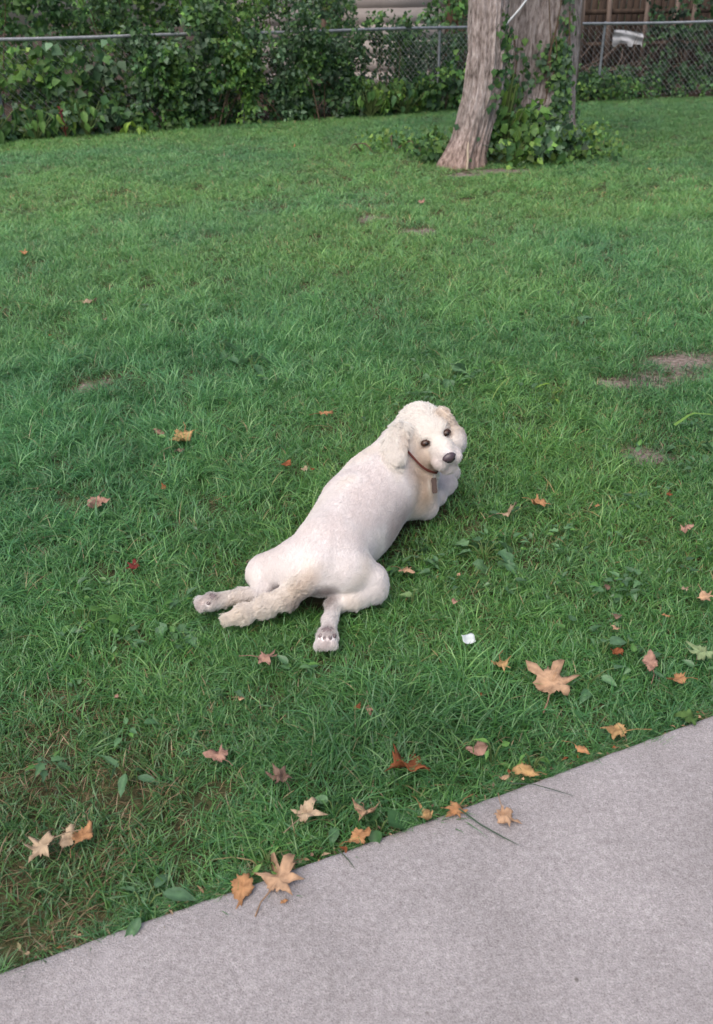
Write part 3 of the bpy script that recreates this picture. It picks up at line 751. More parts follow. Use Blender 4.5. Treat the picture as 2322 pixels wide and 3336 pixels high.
class SDF:
    def __init__(s, lo, hi, step):
        s.lo = np.array(lo, float); s.st = step
        s.n = np.ceil((np.array(hi, float) - s.lo) / step).astype(int) + 1
        s.D = np.full(s.n, 0.3, np.float32)
    def win(s, lo, hi, pad):
        a = np.clip(np.floor((np.array(lo) - pad - s.lo) / s.st).astype(int), 0, s.n - 1)
        b = np.clip(np.ceil((np.array(hi) + pad - s.lo) / s.st).astype(int) + 1, 1, s.n)
        ax = [s.lo[i] + s.st * np.arange(a[i], b[i]) for i in range(3)]
        X, Y_, Z = np.meshgrid(*ax, indexing='ij')
        return tuple(slice(a[i], b[i]) for i in range(3)), X, Y_, Z
    def cap(s, p, q, r1, r2, k=0.03, sub=False):
        p = np.array(p, float); q = np.array(q, float); rm = max(r1, r2)
        w, X, Y_, Z = s.win(np.minimum(p, q) - rm, np.maximum(p, q) + rm, k + 0.03)
        d = q - p; L2 = d @ d + 1e-12
        t = np.clip(((X - p[0]) * d[0] + (Y_ - p[1]) * d[1] + (Z - p[2]) * d[2]) / L2, 0, 1)
        v = np.sqrt((X - p[0] - t * d[0]) ** 2 + (Y_ - p[1] - t * d[1]) ** 2 + (Z - p[2] - t * d[2]) ** 2) - (r1 + (r2 - r1) * t)
        s.D[w] = -smin(-s.D[w], v, k) if sub else smin(s.D[w], v, k)
    def chain(s, pts, k=0.03):
        for (p, r1), (q, r2) in zip(pts[:-1], pts[1:]):
            s.cap(p, q, r1, r2, k)
    def ell(s, c, R, axes=None, k=0.03, sub=False):
        c = np.array(c, float); R = np.array(R, float); rm = R.max()
        A = np.eye(3) if axes is None else np.array(axes, float)
        w, X, Y_, Z = s.win(c - rm, c + rm, k + 0.03)
        P_ = np.stack([X - c[0], Y_ - c[1], Z - c[2]], -1) @ A.T
        k0 = np.linalg.norm(P_ / R, axis=-1); k1 = np.linalg.norm(P_ / R ** 2, axis=-1) + 1e-9
        v = k0 * (k0 - 1) / k1
        s.D[w] = -smin(-s.D[w], v, k) if sub else smin(s.D[w], v, k)
    def sample(s, P_):
        g = np.clip((P_ - s.lo) / s.st, 0, s.n - 1.001)
        i = g.astype(int); f_ = g - i
        out = 0
        for dx in (0, 1):
            for dy in (0, 1):
                for dz in (0, 1):
                    wgt = (f_[:, 0] if dx else 1 - f_[:, 0]) * (f_[:, 1] if dy else 1 - f_[:, 1]) * (f_[:, 2] if dz else 1 - f_[:, 2])
                    out = out + wgt * s.D[i[:, 0] + dx, i[:, 1] + dy, i[:, 2] + dz]
        return out
    def surface(s):
        """naive surface nets -> verts, quads"""
        D = s.D; S = D < 0
        nx, ny, nz = D.shape
        cnt = np.zeros((nx - 1, ny - 1, nz - 1), np.int8)
        for dx in (0, 1):
            for dy in (0, 1):
                for dz in (0, 1):
                    cnt += S[dx:nx - 1 + dx, dy:ny - 1 + dy, dz:nz - 1 + dz]
        act = (cnt > 0) & (cnt < 8)
        idx = np.full(act.shape, -1, np.int64)
        cells = np.argwhere(act); idx[act] = np.arange(len(cells))
        acc = np.zeros((len(cells), 3)); num = np.zeros(len(cells))
        cor = [(a, b, c) for a in (0, 1) for b in (0, 1) for c in (0, 1)]
        for a in cor:
            for ax in range(3):
                if a[ax] == 0:
                    b = list(a); b[ax] = 1
                    va = D[cells[:, 0] + a[0], cells[:, 1] + a[1], cells[:, 2] + a[2]]
                    vb = D[cells[:, 0] + b[0], cells[:, 1] + b[1], cells[:, 2] + b[2]]
                    cr = (va < 0) != (vb < 0)
                    t = np.where(cr, va / np.where(cr, va - vb, 1), 0)
                    p = np.tile(np.array(a, float), (len(cells), 1)); p[:, ax] += t
                    acc[cr] += p[cr]; num += cr
        V = s.lo + s.st * (cells + acc / num[:, None])
        Q = []
        for ax in range(3):
            o1, o2 = [(1, 2), (2, 0), (0, 1)][ax]
            sl0 = [slice(None)] * 3; sl1 = [slice(None)] * 3
            sl0[ax] = slice(0, -1); sl1[ax] = slice(1, None)
            A = S[tuple(sl0)]; B = S[tuple(sl1)]
            e = np.argwhere(A != B)
            ok = (e[:, o1] > 0) & (e[:, o2] > 0) & (e[:, o1] < D.shape[o1] - 1) & (e[:, o2] < D.shape[o2] - 1)
            e = e[ok]
            def at(da, db):
                c = e.copy(); c[:, o1] -= da; c[:, o2] -= db
                return idx[c[:, 0], c[:, 1], c[:, 2]]
            q = np.stack([at(1, 1), at(0, 1), at(0, 0), at(1, 0)], 1)
            flip = ~A[e[:, 0], e[:, 1], e[:, 2]]
            q[flip] = q[flip][:, ::-1]
            Q.append(q)
        return V, np.vstack(Q)

# head frame: F where the muzzle points, S towards the dog's left (image right), U up
EYE = np.array([0.257, 2.56, 0.293])
HF = np.array([0.30, -0.95, -0.04]); HF /= np.linalg.norm(HF)
_t = np.array([0.95, 0.30, 0.0]); _t -= HF * (_t @ HF); _t /= np.linalg.norm(_t)
_v = np.cross(HF, _t)
_rl = math.radians(19)
HS = _t * math.cos(_rl) + _v * math.sin(_rl)
HU = np.cross(HF, HS)
HA = np.array([HS, HF, HU])
def hd(s, f, u): return EYE + HS * s + HF * f + HU * u

sd_ = SDF((-0.53, 1.75, -0.02), (0.50, 2.90, 0.46), 0.0045)
G = sd_
# torso, rump to withers, the back bending to the dog's right
G.chain([((-0.105, 2.055, 0.115), 0.088), ((-0.078, 2.14, 0.114), 0.102), ((-0.035, 2.25, 0.113), 0.109), ((0.008, 2.36, 0.122), 0.118),
         ((0.075, 2.47, 0.135), 0.122), ((0.125, 2.54, 0.15), 0.105)], 0.05)
G.ell((0.012, 2.33, 0.07), (0.102, 0.16, 0.070), [[.92, -.38, 0], [.38, .92, 0], [0, 0, 1]], 0.05)
G.ell((-0.17, 2.085, 0.105), (0.072, 0.085, 0.072), None, 0.030)      # croup, either side
G.ell((-0.035, 2.055, 0.105), (0.072, 0.080, 0.072), None, 0.030)
# hind leg on the dog's right: thigh, knee, hock, long foot with the sole up
G.chain([((-0.03, 2.065, 0.092), 0.074), ((0.034, 2.055, 0.060), 0.055)], 0.018)
G.chain([((0.042, 2.045, 0.046), 0.046), ((-0.01, 2.008, 0.036), 0.033), ((-0.066, 1.985, 0.034), 0.024)], 0.007)
G.chain([((-0.068, 1.980, 0.036), 0.0215), ((-0.079, 1.915, 0.030), 0.0165), ((-0.084, 1.86, 0.028), 0.0175)], 0.010)
G.ell((-0.086, 1.837, 0.028), (0.025, 0.034, 0.021), None, 0.012)
for a in (-0.024, -0.009, 0.008, 0.023):
    G.cap((-0.086 + a * .6, 1.835, 0.028), (-0.089 + a * .85, 1.804 + abs(a) * .3, 0.024), 0.0105, 0.0100, 0.004)
# hind leg on the dog's left
G.chain([((-0.195, 2.09, 0.082), 0.078), ((-0.275, 2.115, 0.058), 0.054)], 0.018)
G.chain([((-0.285, 2.11, 0.050), 0.048), ((-0.277, 2.07, 0.040), 0.033), ((-0.262, 2.045, 0.036), 0.024)], 0.010)
G.chain([((-0.265, 2.045, 0.036), 0.0225), ((-0.34, 2.036, 0.030), 0.0170), ((-0.40, 2.016, 0.028), 0.0175)], 0.010)
_pl = np.array([-0.432, 2.006, 0.03]); _pd = np.array([-0.93, -0.36, 0]); _pn = np.array([-0.36, 0.93, 0])
G.ell(_pl, (0.034, 0.025, 0.021), [_pd, _pn, [0, 0, 1]], 0.012)
for a in (-0.024, -0.009, 0.008, 0.023):
    G.cap(_pl + _pn * a * .6, _pl + _pd * (0.032 - abs(a) * .3) + _pn * a * .85, 0.0105, 0.0100, 0.004)
# tail lying on the grass
TAIL = [((-0.11, 2.01, 0.155), 0.032), ((-0.15, 1.990, 0.105), 0.030), ((-0.20, 1.983, 0.060), 0.027), ((-0.26, 1.970, 0.038), 0.023), ((-0.32, 1.945, 0.032), 0.019), ((-0.362, 1.927, 0.028), 0.014)]
G.chain(TAIL, 0.022)
# shoulders, chest and the two front legs stretched away
G.chain([((0.12, 2.53, 0.13), 0.095), ((0.19, 2.51, 0.085), 0.068), ((0.235, 2.515, 0.045), 0.042)], 0.04)
G.chain([((0.232, 2.52, 0.042), 0.034), ((0.285, 2.60, 0.034), 0.025), ((0.325, 2.68, 0.028), 0.023), ((0.338, 2.71, 0.026), 0.026)], 0.02)
G.chain([((0.17, 2.63, 0.12), 0.085), ((0.24, 2.68, 0.06), 0.044), ((0.305, 2.73, 0.032), 0.026), ((0.355, 2.785, 0.028), 0.027)], 0.03)
# neck and throat
G.chain([((0.105, 2.535, 0.165), 0.098), ((0.165, 2.585, 0.22), 0.082), (hd(-0.01, -0.10, -0.01), 0.074)], 0.035)
G.chain([((0.19, 2.55, 0.12), 0.085), (hd(-0.01, -0.085, -0.075), 0.062)], 0.035)
# skull, brow, muzzle, jaw, cheeks
G.ell(hd(0, -0.058, -0.016), (0.074, 0.084, 0.053), HA, 0.03)
G.ell(hd(0, -0.012, 0.010), (0.060, 0.04, 0.027), HA, 0.02)
G.chain([(hd(0, 0.0, -0.030), 0.050), (hd(0, 0.055, -0.036), 0.036), (hd(0, 0.094, -0.036), 0.027)], 0.02)
G.ell(hd(-0.024, 0.076, -0.056), (0.027, 0.036, 0.026), HA, 0.01)
G.ell(hd(0.024, 0.076, -0.056), (0.027, 0.036, 0.026), HA, 0.01)
G.chain([(hd(0, 0.0, -0.076), 0.046), (hd(0, 0.068, -0.090), 0.031)], 0.018)
for sgn in (-1, 1):
    G.ell(hd(sgn * 0.058, 0.0, -0.056), (0.042, 0.054, 0.050), HA, 0.012)
    G.ell(hd(sgn * 0.040, 0.036, -0.003), (0.019, 0.016, 0.014), HA, 0.01, sub=True)      # eye sockets
D_noears = G.D.copy()
# ears: flat drooping flaps
def ear(base, tip, wide_dir, wid, thick, n=5):
    base = np.array(base); tip = np.array(tip)
    la = (tip - base) / np.linalg.norm(tip - base)
    wd = wide_dir - la * (wide_dir @ la); wd /= np.linalg.norm(wd)
    td = np.cross(la, wd)
    for i in range(n):
        t = i / (n - 1)
        w_ = wid * (0.66 + 0.5 * math.sin(math.pi * (0.1 + 0.75 * t)))
        G.ell(base + (tip - base) * t, (0.036, w_, thick), [la, wd, td], 0.006)
EAR_N = [np.array(p) for p in ((0.150, 2.556, 0.318), (0.130, 2.516, 0.294), (0.129, 2.486, 0.281), (0.134, 2.440, 0.267))]
EAR_F = [hd(0.071, -0.046, 0.010), hd(0.079, -0.020, -0.048)]
for p_, q_, w1, w2 in zip(EAR_N[:-1], EAR_N[1:], (0.026, 0.036, 0.040), (0.036, 0.040, 0.026)):
    la = unit(q_ - p_); wd = HS - la * (HS @ la); wd = unit(wd); td = np.cross(la, wd)
    for t in (0, 0.33, 0.66, 1.0):
        G.ell(p_ + (q_ - p_) * t, (0.022, w1 + (w2 - w1) * t, 0.013), [la, wd, td], 0.004)
ear(EAR_F[0], EAR_F[1], HF * 0.9 - HS * 0.2, 0.030, 0.016)
# crease between upper lip and jaw
G.cap(hd(-0.03, 0.088, -0.083), hd(0.03, 0.088, -0.083), 0.005, 0.005, 0.006, sub=True)

# rest on the ground
gz = G.lo[2] + G.st * np.arange(G.n[2])
G.D = np.maximum(G.D, (0.004 - gz)[None, None, :]).astype(np.float32)
DV, DQ = G.surface()

def grad(P_):
    e = 0.006
    g = np.stack([G.sample(P_ + np.eye(3)[i] * e) - G.sample(P_ - np.eye(3)[i] * e) for i in range(3)], 1)
    return g / (np.linalg.norm(g, axis=1)[:, None] + 1e-9)

def near(P_, pts, r, soft=None):
    """1 near a polyline of points, falling to 0 at r"""
    pts = np.array(pts, float)
    best = np.full(len(P_), 9.0)
    segs = list(zip(pts[:-1], pts[1:])) if len(pts) > 1 else [(pts[0], pts[0] + 1e-6)]
    for a, b in segs:
        d = b - a; t = np.clip(((P_ - a) @ d) / (d @ d), 0, 1)
        best = np.minimum(best, np.linalg.norm(P_ - a - t[:, None] * d, axis=1))
    soft = soft or r * 0.5
    return np.clip((r - best) / soft, 0, 1)

def pnoise(P_, s, seed):
    return np.array([noise.noise(Vector(p * s) + Vector((seed, seed, seed))) for p in P_])

CREAM, WHITE, BEIGE = np.array([0.88, 0.80, 0.70]), np.array([0.90, 0.862, 0.842]), np.array([0.64, 0.49, 0.35])
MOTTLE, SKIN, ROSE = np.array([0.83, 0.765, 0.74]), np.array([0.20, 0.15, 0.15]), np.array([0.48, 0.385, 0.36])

def dog_colour(P_):
    c = np.tile(WHITE, (len(P_), 1))
    def lay(col, w):
        c[:] = c * (1 - w[:, None]) + np.asarray(col) * w[:, None]
    n0 = pnoise(P_, 7, 1.3); n1 = pnoise(P_, 16, 3.1); n2 = pnoise(P_, 45, 8.7)
    lay(MOTTLE, np.clip(n0 * 1.3 + n1 * 0.5 + 0.15, 0, 0.6) * np.clip((P_[:, 1] - 2.0) / 0.1, 0.25, 1))
    lay(CREAM, np.clip(n0 * -0.8 - n1 * .3, 0, 0.4))
    lay(np.array([0.94, 0.90, 0.85]), near(P_, [hd(0, -0.06, 0.05), hd(0, 0.0, 0.02)], 0.12, 0.05) * 0.9)
    lay(BEIGE, near(P_, [hd(-0.055, 0.01, -0.07), hd(-0.06, -0.02, -0.025)], 0.065) * 0.62)        # cheek
    lay(BEIGE, near(P_, [hd(0.06, -0.01, -0.05), hd(0.075, -0.03, 0.02)], 0.06) * 0.42)
    lay(BEIGE, near(P_, [(0.20, 2.49, 0.18), (0.22, 2.46, 0.12)], 0.10, 0.09) * 0.75)             # throat
    lay(ROSE, near(P_, [(0.105, 2.28, 0.085), (0.135, 2.36, 0.10)], 0.075, 0.06) * 0.62)           # rosy tone along the flank
    lay(CREAM, near(P_, [t_[0] for t_ in TAIL[1:]], 0.055, 0.03) * 0.6)
    lay(BEIGE, near(P_, [(-0.13, 1.96, 0.14), (-0.17, 1.945, 0.07)], 0.04, 0.035) * 0.38)
    lay(BEIGE, near(P_, [(-0.10, 1.965, 0.175)], 0.025, 0.025) * 0.25)
    lay(np.array([0.93, 0.885, 0.83]), near(P_, EAR_N, 0.06, 0.02) * 0.85)
    lay(BEIGE, near(P_, [np.array([0.163, 2.530, 0.300]), np.array([0.163, 2.47, 0.270])], 0.028, 0.024) * 0.5)      # front edge of the ear
    lay(ROSE * 0.6, near(P_, [(-0.155, 1.955, 0.045), (-0.11, 1.962, 0.065), (-0.085, 1.965, 0.07)], 0.045, 0.035) * 0.9)  # bare skin under the tail, groin shadow painted into its colour
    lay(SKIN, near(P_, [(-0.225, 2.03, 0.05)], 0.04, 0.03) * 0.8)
    lay(BEIGE, near(P_, [(-0.30, 2.02, 0.02), (-0.36, 2.01, 0.02)], 0.03, 0.03) * 0.4)
    lay(np.array([0.90, 0.86, 0.81]), near(P_, [hd(0, 0.02, -0.01), hd(0, 0.08, -0.03)], 0.035, 0.03) * 0.8)
    for sgn in (-1, 1):
        lay([0.30, 0.17, 0.12], near(P_, [hd(sgn * 0.039, 0.032, -0.004)], 0.021, 0.012) * 0.85)   # rims of the eyes
        lay(BEIGE * .8, near(P_, [hd(sgn * 0.032, 0.04, -0.016), hd(sgn * 0.03, 0.045, -0.04)], 0.012, 0.01) * 0.4)
    lay([0.30, 0.18, 0.14], near(P_, [hd(-0.026, 0.085, -0.080), hd(0.026, 0.09, -0.080)], 0.009, 0.008) * 0.8)    # lips
    lay(BEIGE, near(P_, [hd(-0.02, 0.06, -0.1), hd(0.02, 0.07, -0.1)], 0.03, 0.03) * 0.5)
    lay(ROSE, near(P_, [(-0.084, 1.85, 0.06), (-0.087, 1.80, 0.045)], 0.04, 0.03) * 0.45)
    lay(ROSE, near(P_, [(-0.42, 2.01, 0.06), (-0.462, 1.985, 0.045)], 0.04, 0.03) * 0.45)
    return np.clip(c, 0, 0.94)

mat_dog, t = new_mat('dog_skin')
_o = N(t, 'ShaderNodeOutputMaterial'); _b = N(t, 'ShaderNodeBsdfPrincipled')
_a = N(t, 'ShaderNodeAttribute', attribute_name='tint')
t.links.new(_a.outputs['Color'], _b.inputs['Base Color'])
_b.inputs['Roughness'].default_value = 0.9
_b.inputs['Specular IOR Level'].default_value = 0.05
t.links.new(_b.outputs[0], _o.inputs[0])

mat_coat, t = new_mat('dog_coat')
_o = N(t, 'ShaderNodeOutputMaterial'); _d = N(t, 'ShaderNodeBsdfDiffuse'); _tr = N(t, 'ShaderNodeBsdfTranslucent'); _mx = N(t, 'ShaderNodeMixShader', i_Fac=0.52)
_a = N(t, 'ShaderNodeAttribute', attribute_name='tint')
t.links.new(_a.outputs['Color'], _d.inputs[0]); t.links.new(_a.outputs['Color'], _tr.inputs[0])
t.links.new(_d.outputs[0], _mx.inputs[1]); t.links.new(_tr.outputs[0], _mx.inputs[2]); t.links.new(_mx.outputs[0], _o.inputs[0])

DOG0 = Vector((-0.03, 2.2, 0.0))
dog = empty('dog', DOG0)
tag(dog, 'white curly-headed dog sprawled on the grass, hind legs splayed out, head turned back', 'dog')
DVS = DV - grad(DV) * 0.0022        # skin lies a little under the roots of the coat
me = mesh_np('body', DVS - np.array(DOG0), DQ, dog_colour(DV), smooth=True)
body = link('body', me, mat_dog, dog)

# soles of the hind feet: centre and toe pads
def pad_spots(c, d, n_):
    c, d, n_ = np.array(c, float), np.array(d, float), np.array(n_, float)
    return [c] + [c + d * f_ + n_ * a_ - np.array([0, 0, 0.006]) for a_, f_ in ((-0.018, 0.017), (-0.007, 0.027), (0.007, 0.027), (0.018, 0.017))]
SOLES = [((-0.085, 1.848, 0.0430), (0, -1, 0), (1, 0, 0)), ((-0.420, 2.011, 0.0430), _pd, _pn)]
PADS = [p for s_ in SOLES for p in pad_spots(*s_)]

# ---- collar high on the neck with a long brown tag
def ring_pts(c, ax, r, n=40):
    ax = unit(np.array(ax)); a_ = unit(np.cross(ax, [0, 0, 1.0])); b_ = np.cross(ax, a_)
    th = np.linspace(0, 2 * np.pi, n, endpoint=False)
    return [c + r * (math.cos(x) * a_ + math.sin(x) * b_) for x in th], th
TAGP = np.array([0.2565, 2.480, 0.1710])
NECK_C = np.array([0.200, 2.572, 0.215]); NECK_AX = np.array([0.68, 0.0, 0.74])
rp, _th = ring_pts(NECK_C, NECK_AX, 0.095)
rp = np.array(rp)
# pull the ring onto the coat
_Dfull = G.D; G.D = D_noears
for _ in range(30):
    d_ = G.sample(rp)
    rp = rp - grad(rp) * (d_ - np.where(rp[:, 1] < 2.535, 0.008, -0.003))[:, None] * 0.6
    rp = (rp + 0.25 * (np.roll(rp, 1, 0) + np.roll(rp, -1, 0))) / 1.5
nr = grad(rp); G.D = _Dfull

# ---- coat: hairs grown from the body, combed from head to tail
def tri_sample(V, Q, n, rng, wfun):
    T = np.vstack([Q[:, [0, 1, 2]], Q[:, [0, 2, 3]]])
    a, b, c = V[T[:, 0]], V[T[:, 1]], V[T[:, 2]]
    ar = np.linalg.norm(np.cross(b - a, c - a), axis=1) * wfun((a + b + c) / 3)
    i = rng.choice(len(T), n, p=ar / ar.sum())
    u = rng.random((n, 2)); s_ = np.sqrt(u[:, :1])
    return a[i] * (1 - s_) + b[i] * s_ * (1 - u[:, 1:]) + c[i] * s_ * u[:, 1:]


_headc = hd(-0.01, -0.03, -0.02)
def region(P_):
    headw = np.clip((0.158 - np.linalg.norm(P_ - _headc, axis=1)) / 0.03, 0, 1) * (((P_ - EYE) @ HF) > -0.16)
    headw = np.maximum(headw, np.maximum(near(P_, EAR_N, 0.046, 0.012), near(P_, EAR_F, 0.045, 0.012)))
    tailw = near(P_, [t_[0] for t_ in TAIL[1:]], 0.055, 0.02)
    legw = np.maximum(near(P_, [(-0.07, 1.97, 0.04), (-0.083, 1.87, 0.03)], 0.05, 0.02), near(P_, [(-0.27, 2.05, 0.04), (-0.39, 2.02, 0.03)], 0.05, 0.02))
    legw = np.maximum(legw, near(P_, [(0.05, 2.03, 0.03), (-0.03, 1.985, 0.03)], 0.055, 0.03))
    return headw, tailw, legw

def comb(P_, nrm, headw, tailw, legw):
    ax = np.array([(-0.13, 1.9), (-0.1, 2.03), (-0.03, 2.25), (0.075, 2.47), (0.16, 2.57)])
    f = np.tile(np.array([-0.33, -0.9, -0.25]), (len(P_), 1))
    # head: away from the nose and down
    s_, f_, u_ = (P_ - EYE) @ HS, (P_ - EYE) @ HF, (P_ - EYE) @ HU
    hv = -HF[None] * 0.55 - HU[None] * (0.55 - 1.1 * np.clip(u_ / 0.06, 0, 0.4))[:, None] + HS[None] * (np.sign(s_) * np.clip(np.abs(s_) / 0.05, 0, 1) * 0.75)[:, None]
    f = f * (1 - headw[:, None]) + hv * headw[:, None]
    ew = np.maximum(near(P_, EAR_N, 0.046, 0.015), near(P_, EAR_F, 0.05, 0.02))[:, None] * headw[:, None]
    er = (((P_ - EYE) @ HS) > 0)[:, None]
    f = f * (1 - ew) + np.where(er, -HU - 0.25 * HS, np.array([-0.1, -0.75, -0.7])) * ew
    tv = np.array([-0.85, -0.28, -0.1])
    f = f * (1 - tailw[:, None]) + tv * tailw[:, None]
    f = f - nrm * np.sum(f * nrm, axis=1, keepdims=True)
    return unit(f)

def grow(P_, length, lift, wave, clump, rad, name, rng, K=6, nclump=0):
    n = len(P_)
    nrm = grad(P_)
    hw, tw, lw = region(P_)
    fl = comb(P_, nrm, hw, tw, lw)
    sw = pnoise(P_, 30, 4.4)[:, None] * (0.3 + 0.6 * np.maximum(hw, tw))[:, None]
    side = np.cross(nrm, fl)
    fl = unit(fl + side * sw + rng.normal(0, 0.12, (n, 3)))
    t_ = np.linspace(0, 1, K)[None, :, None]
    L = length[:, None, None]
    up = lift[:, None, None]
    ctr = P_[:, None] + nrm[:, None] * (L * up * (t_ - 0.45 * t_ ** 2)) + fl[:, None] * (L * (0.35 * t_ + 0.65 * t_ ** 1.5) * np.sqrt(np.clip(1 - up * 0.5, 0.1, 1)))
    if nclump:
        ci = rng.choice(n, nclump, replace=False)
        cp = P_[ci]
        from mathutils import kdtree
        kd = kdtree.KDTree(nclump)
        for i, p in enumerate(cp): kd.insert(p, i)
        kd.balance()
        near_i = np.array([kd.find(p)[1] for p in P_])
        guide = ctr[ci][near_i]
        pull = (clump[:, None, None]) * t_ ** 1.2
        ctr = ctr * (1 - pull) + guide * pull
        ph = (near_i * 2.399) % 6.283
    else:
        ph = rng.random(n) * 6.28
    wv = wave[:, None, None]
    ctr = ctr + side[:, None] * np.sin(t_ * 7.5 + ph[:, None, None]) * wv * t_ + nrm[:, None] * np.cos(t_ * 6.5 + ph[:, None, None]) * wv * 0.7 * t_
    ctr[:, :, 2] = np.maximum(ctr[:, :, 2], 0.004)
    cu = bpy.data.hair_curves.new(name)
    cu.add_curves([K] * n)
    cu.attributes['position'].data.foreach_set('vector', (ctr - np.array(DOG0)).astype(np.float32).ravel())
    ra = cu.attributes.get('radius') or cu.attributes.new('radius', 'FLOAT', 'POINT')
    rr = (rad[:, None] * (1.0 - 0.75 * np.linspace(0, 1, K)[None] ** 2)).astype(np.float32)
    ra.data.foreach_set('value', rr.ravel())
    ca = cu.attributes.new('tint', 'FLOAT_COLOR', 'CURVE')
    col = np.ones((n, 4), np.float32)
    cv = rng.normal(0, 0.03, (n, 1))
    if nclump: cv = cv + (rng.normal(0, 1, nclump)[near_i] * (0.06 * np.clip(clump - 0.25, 0, 1)))[:, None]
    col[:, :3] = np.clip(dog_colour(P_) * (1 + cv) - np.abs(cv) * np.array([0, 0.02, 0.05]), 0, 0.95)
    ca.data.foreach_set('color', col.ravel())
    cu.materials.append(mat_coat)
    o = bpy.data.objects.new(name, cu)
    COL.objects.link(o); o.parent = dog
    return o

def not_face(P_):
    w = np.ones(len(P_))
    for sgn in (-1, 1):
        w *= 1 - near(P_, [hd(sgn * 0.0385, 0.034, -0.004)], 0.019, 0.004)
    w *= 1 - near(P_, [hd(0, 0.121, -0.034)], 0.025, 0.006)
    w *= (P_[:, 2] > 0.006)
    w *= 1 - near(P_, np.vstack([rp, rp[:1]]), 0.010, 0.003)
    w *= 1 - 0.85 * near(P_, [TAGP, TAGP - np.array([-0.006, 0.026, 0.052])], 0.024, 0.006)
    for c_ in PADS:
        w *= 1 - near(P_, [c_], 0.013, 0.004)
    return w

_r1 = np.random.default_rng(11)
P1 = tri_sample(DV, DQ, HAIR_SHORT, _r1, lambda p: not_face(p) * (1 - 0.9 * np.maximum(*region(p)[:2])))
h, tl, lg = region(P1)
skin = near(P1, [(-0.14, 1.96, 0.05), (-0.09, 1.965, 0.07), (-0.045, 1.965, 0.07)], 0.045, 0.025)
L1 = (0.0100 + 0.006 * lg + 0.007 * np.clip((0.075 - P1[:, 2]) / 0.05, 0, 1) + _r1.normal(0, 0.002, len(P1))) * (1 - 0.6 * skin)
L1 = np.clip(L1, 0.004, 0.03)
grow(P1, L1, np.clip(_r1.normal(0.21, 0.06, len(P1)), 0.08, 0.45) + 0.15 * lg, 0.0003 + 0.0012 * lg, 0.16 + 0.35 * lg, np.full(len(P1), 0.00038), 'short_coat', _r1, 4, max(1, len(P1) // 9))
P2 = tri_sample(DV, DQ, HAIR_LONG, _r1, lambda p: not_face(p) * np.clip(np.maximum(*region(p)[:2]), 0, 1))
h, tl, lg = region(P2)
s2, f2, u2 = (P2 - EYE) @ HS, (P2 - EYE) @ HF, (P2 - EYE) @ HU
muz = np.clip((f2 - 0.01) / 0.04, 0, 1) * h
earw = np.maximum(near(P2, EAR_N, 0.046, 0.015), near(P2, EAR_F, 0.05, 0.02)) * h
topw = np.clip((u2 - 0.02) / 0.03, 0, 1) * h
L2 = 0.0145 + 0.014 * earw * (s2 < 0) + 0.005 * earw + 0.004 * topw + 0.012 * tl - 0.005 * muz + _r1.normal(0, 0.003, len(P2))
L2 = np.clip(L2, 0.006, 0.05)
curl = np.clip(np.maximum(np.maximum(tl * 0.6, earw * 0.8), topw * 0.7), 0, 1) * (1 - 0.8 * muz)
grow(P2, L2, np.clip(_r1.normal(0.32, 0.11, len(P2)) - 0.08 * topw - 0.1 * earw - 0.08 * muz, 0.12, 0.95), 0.0008 + 0.0028 * curl, np.clip(0.38 + 0.34 * curl - 0.15 * muz, 0, .9), np.full(len(P2), 0.0005), 'wavy_coat', _r1, 6, max(1, len(P2) // 12))

# ---- eyes, nose, pads, collar
def ball(name, c, R, axes, mat, parent, seg=24, rings=16, fn=None):
    bm = bmesh.new()
    bmesh.ops.create_uvsphere(bm, u_segments=seg, v_segments=rings, radius=1.0)
    A = np.array(axes).T
    for v in bm.verts:
        p = np.array(v.co)
        if fn: p = fn(p)
        v.co = Vector(A @ (p * np.array(R)) + np.array(c) - np.array(DOG0))
    me_ = bpy.data.meshes.new(name); bm.to_mesh(me_); bm.free()
    return link(name, me_, mat, parent, smooth=True)

def glossy(name, col, rough, coat=0.0, spec=0.5):
    m, t_ = new_mat(name)
    o_ = N(t_, 'ShaderNodeOutputMaterial'); b_ = N(t_, 'ShaderNodeBsdfPrincipled')
    nz = N(t_, 'ShaderNodeTexNoise', i_Scale=350.0, i_Detail=4.0)
    tc_ = N(t_, 'ShaderNodeTexCoord'); t_.links.new(tc_.outputs['Object'], nz.inputs['Vector'])
    r_ = ramp(t_, nz.outputs[0], [(0.3, tuple(c * 0.8 for c in col)), (0.7, tuple(min(1, c * 1.25) for c in col))])
    t_.links.new(r_.outputs[0], b_.inputs['Base Color'])
    b_.inputs['Roughness'].default_value = rough
    b_.inputs['Coat Weight'].default_value = coat
    b_.inputs['Specular IOR Level'].default_value = spec
    t_.links.new(b_.outputs[0], o_.inputs[0])
    return m
mat_eye = glossy('dog_eye', (0.040, 0.016, 0.009), 0.12, 0.0, 0.4)
mat_pupil = glossy('dog_pupil', (0.006, 0.004, 0.004), 0.12, 0.0, 0.4)
mat_nose = glossy('dog_nose', (0.060, 0.038, 0.045), 0.38, 0.25)
mat_nostril = glossy('dog_nostril', (0.006, 0.004, 0.005), 0.6)
mat_pad = glossy('dog_pad', (0.17, 0.135, 0.135), 0.85, spec=0.1)
mat_collar = glossy('dog_collar', (0.13, 0.035, 0.028), 0.7, spec=0.2)
mat_tagm = glossy('dog_tag', (0.085, 0.058, 0.048), 0.55, spec=0.2)
mat_ring = glossy('dog_ring', (0.3, 0.29, 0.28), 0.3)
for sgn in (-1, 1):
    ec = hd(sgn * 0.0385, 0.0245, -0.003)
    e = ball('eye', ec, (0.0165, 0.0125, 0.0112), HA, mat_eye, dog)
    ball('pupil', ec + HF * 0.0075 + HS * 0.0005, (0.0075, 0.0066, 0.0072), HA, mat_pupil, e)
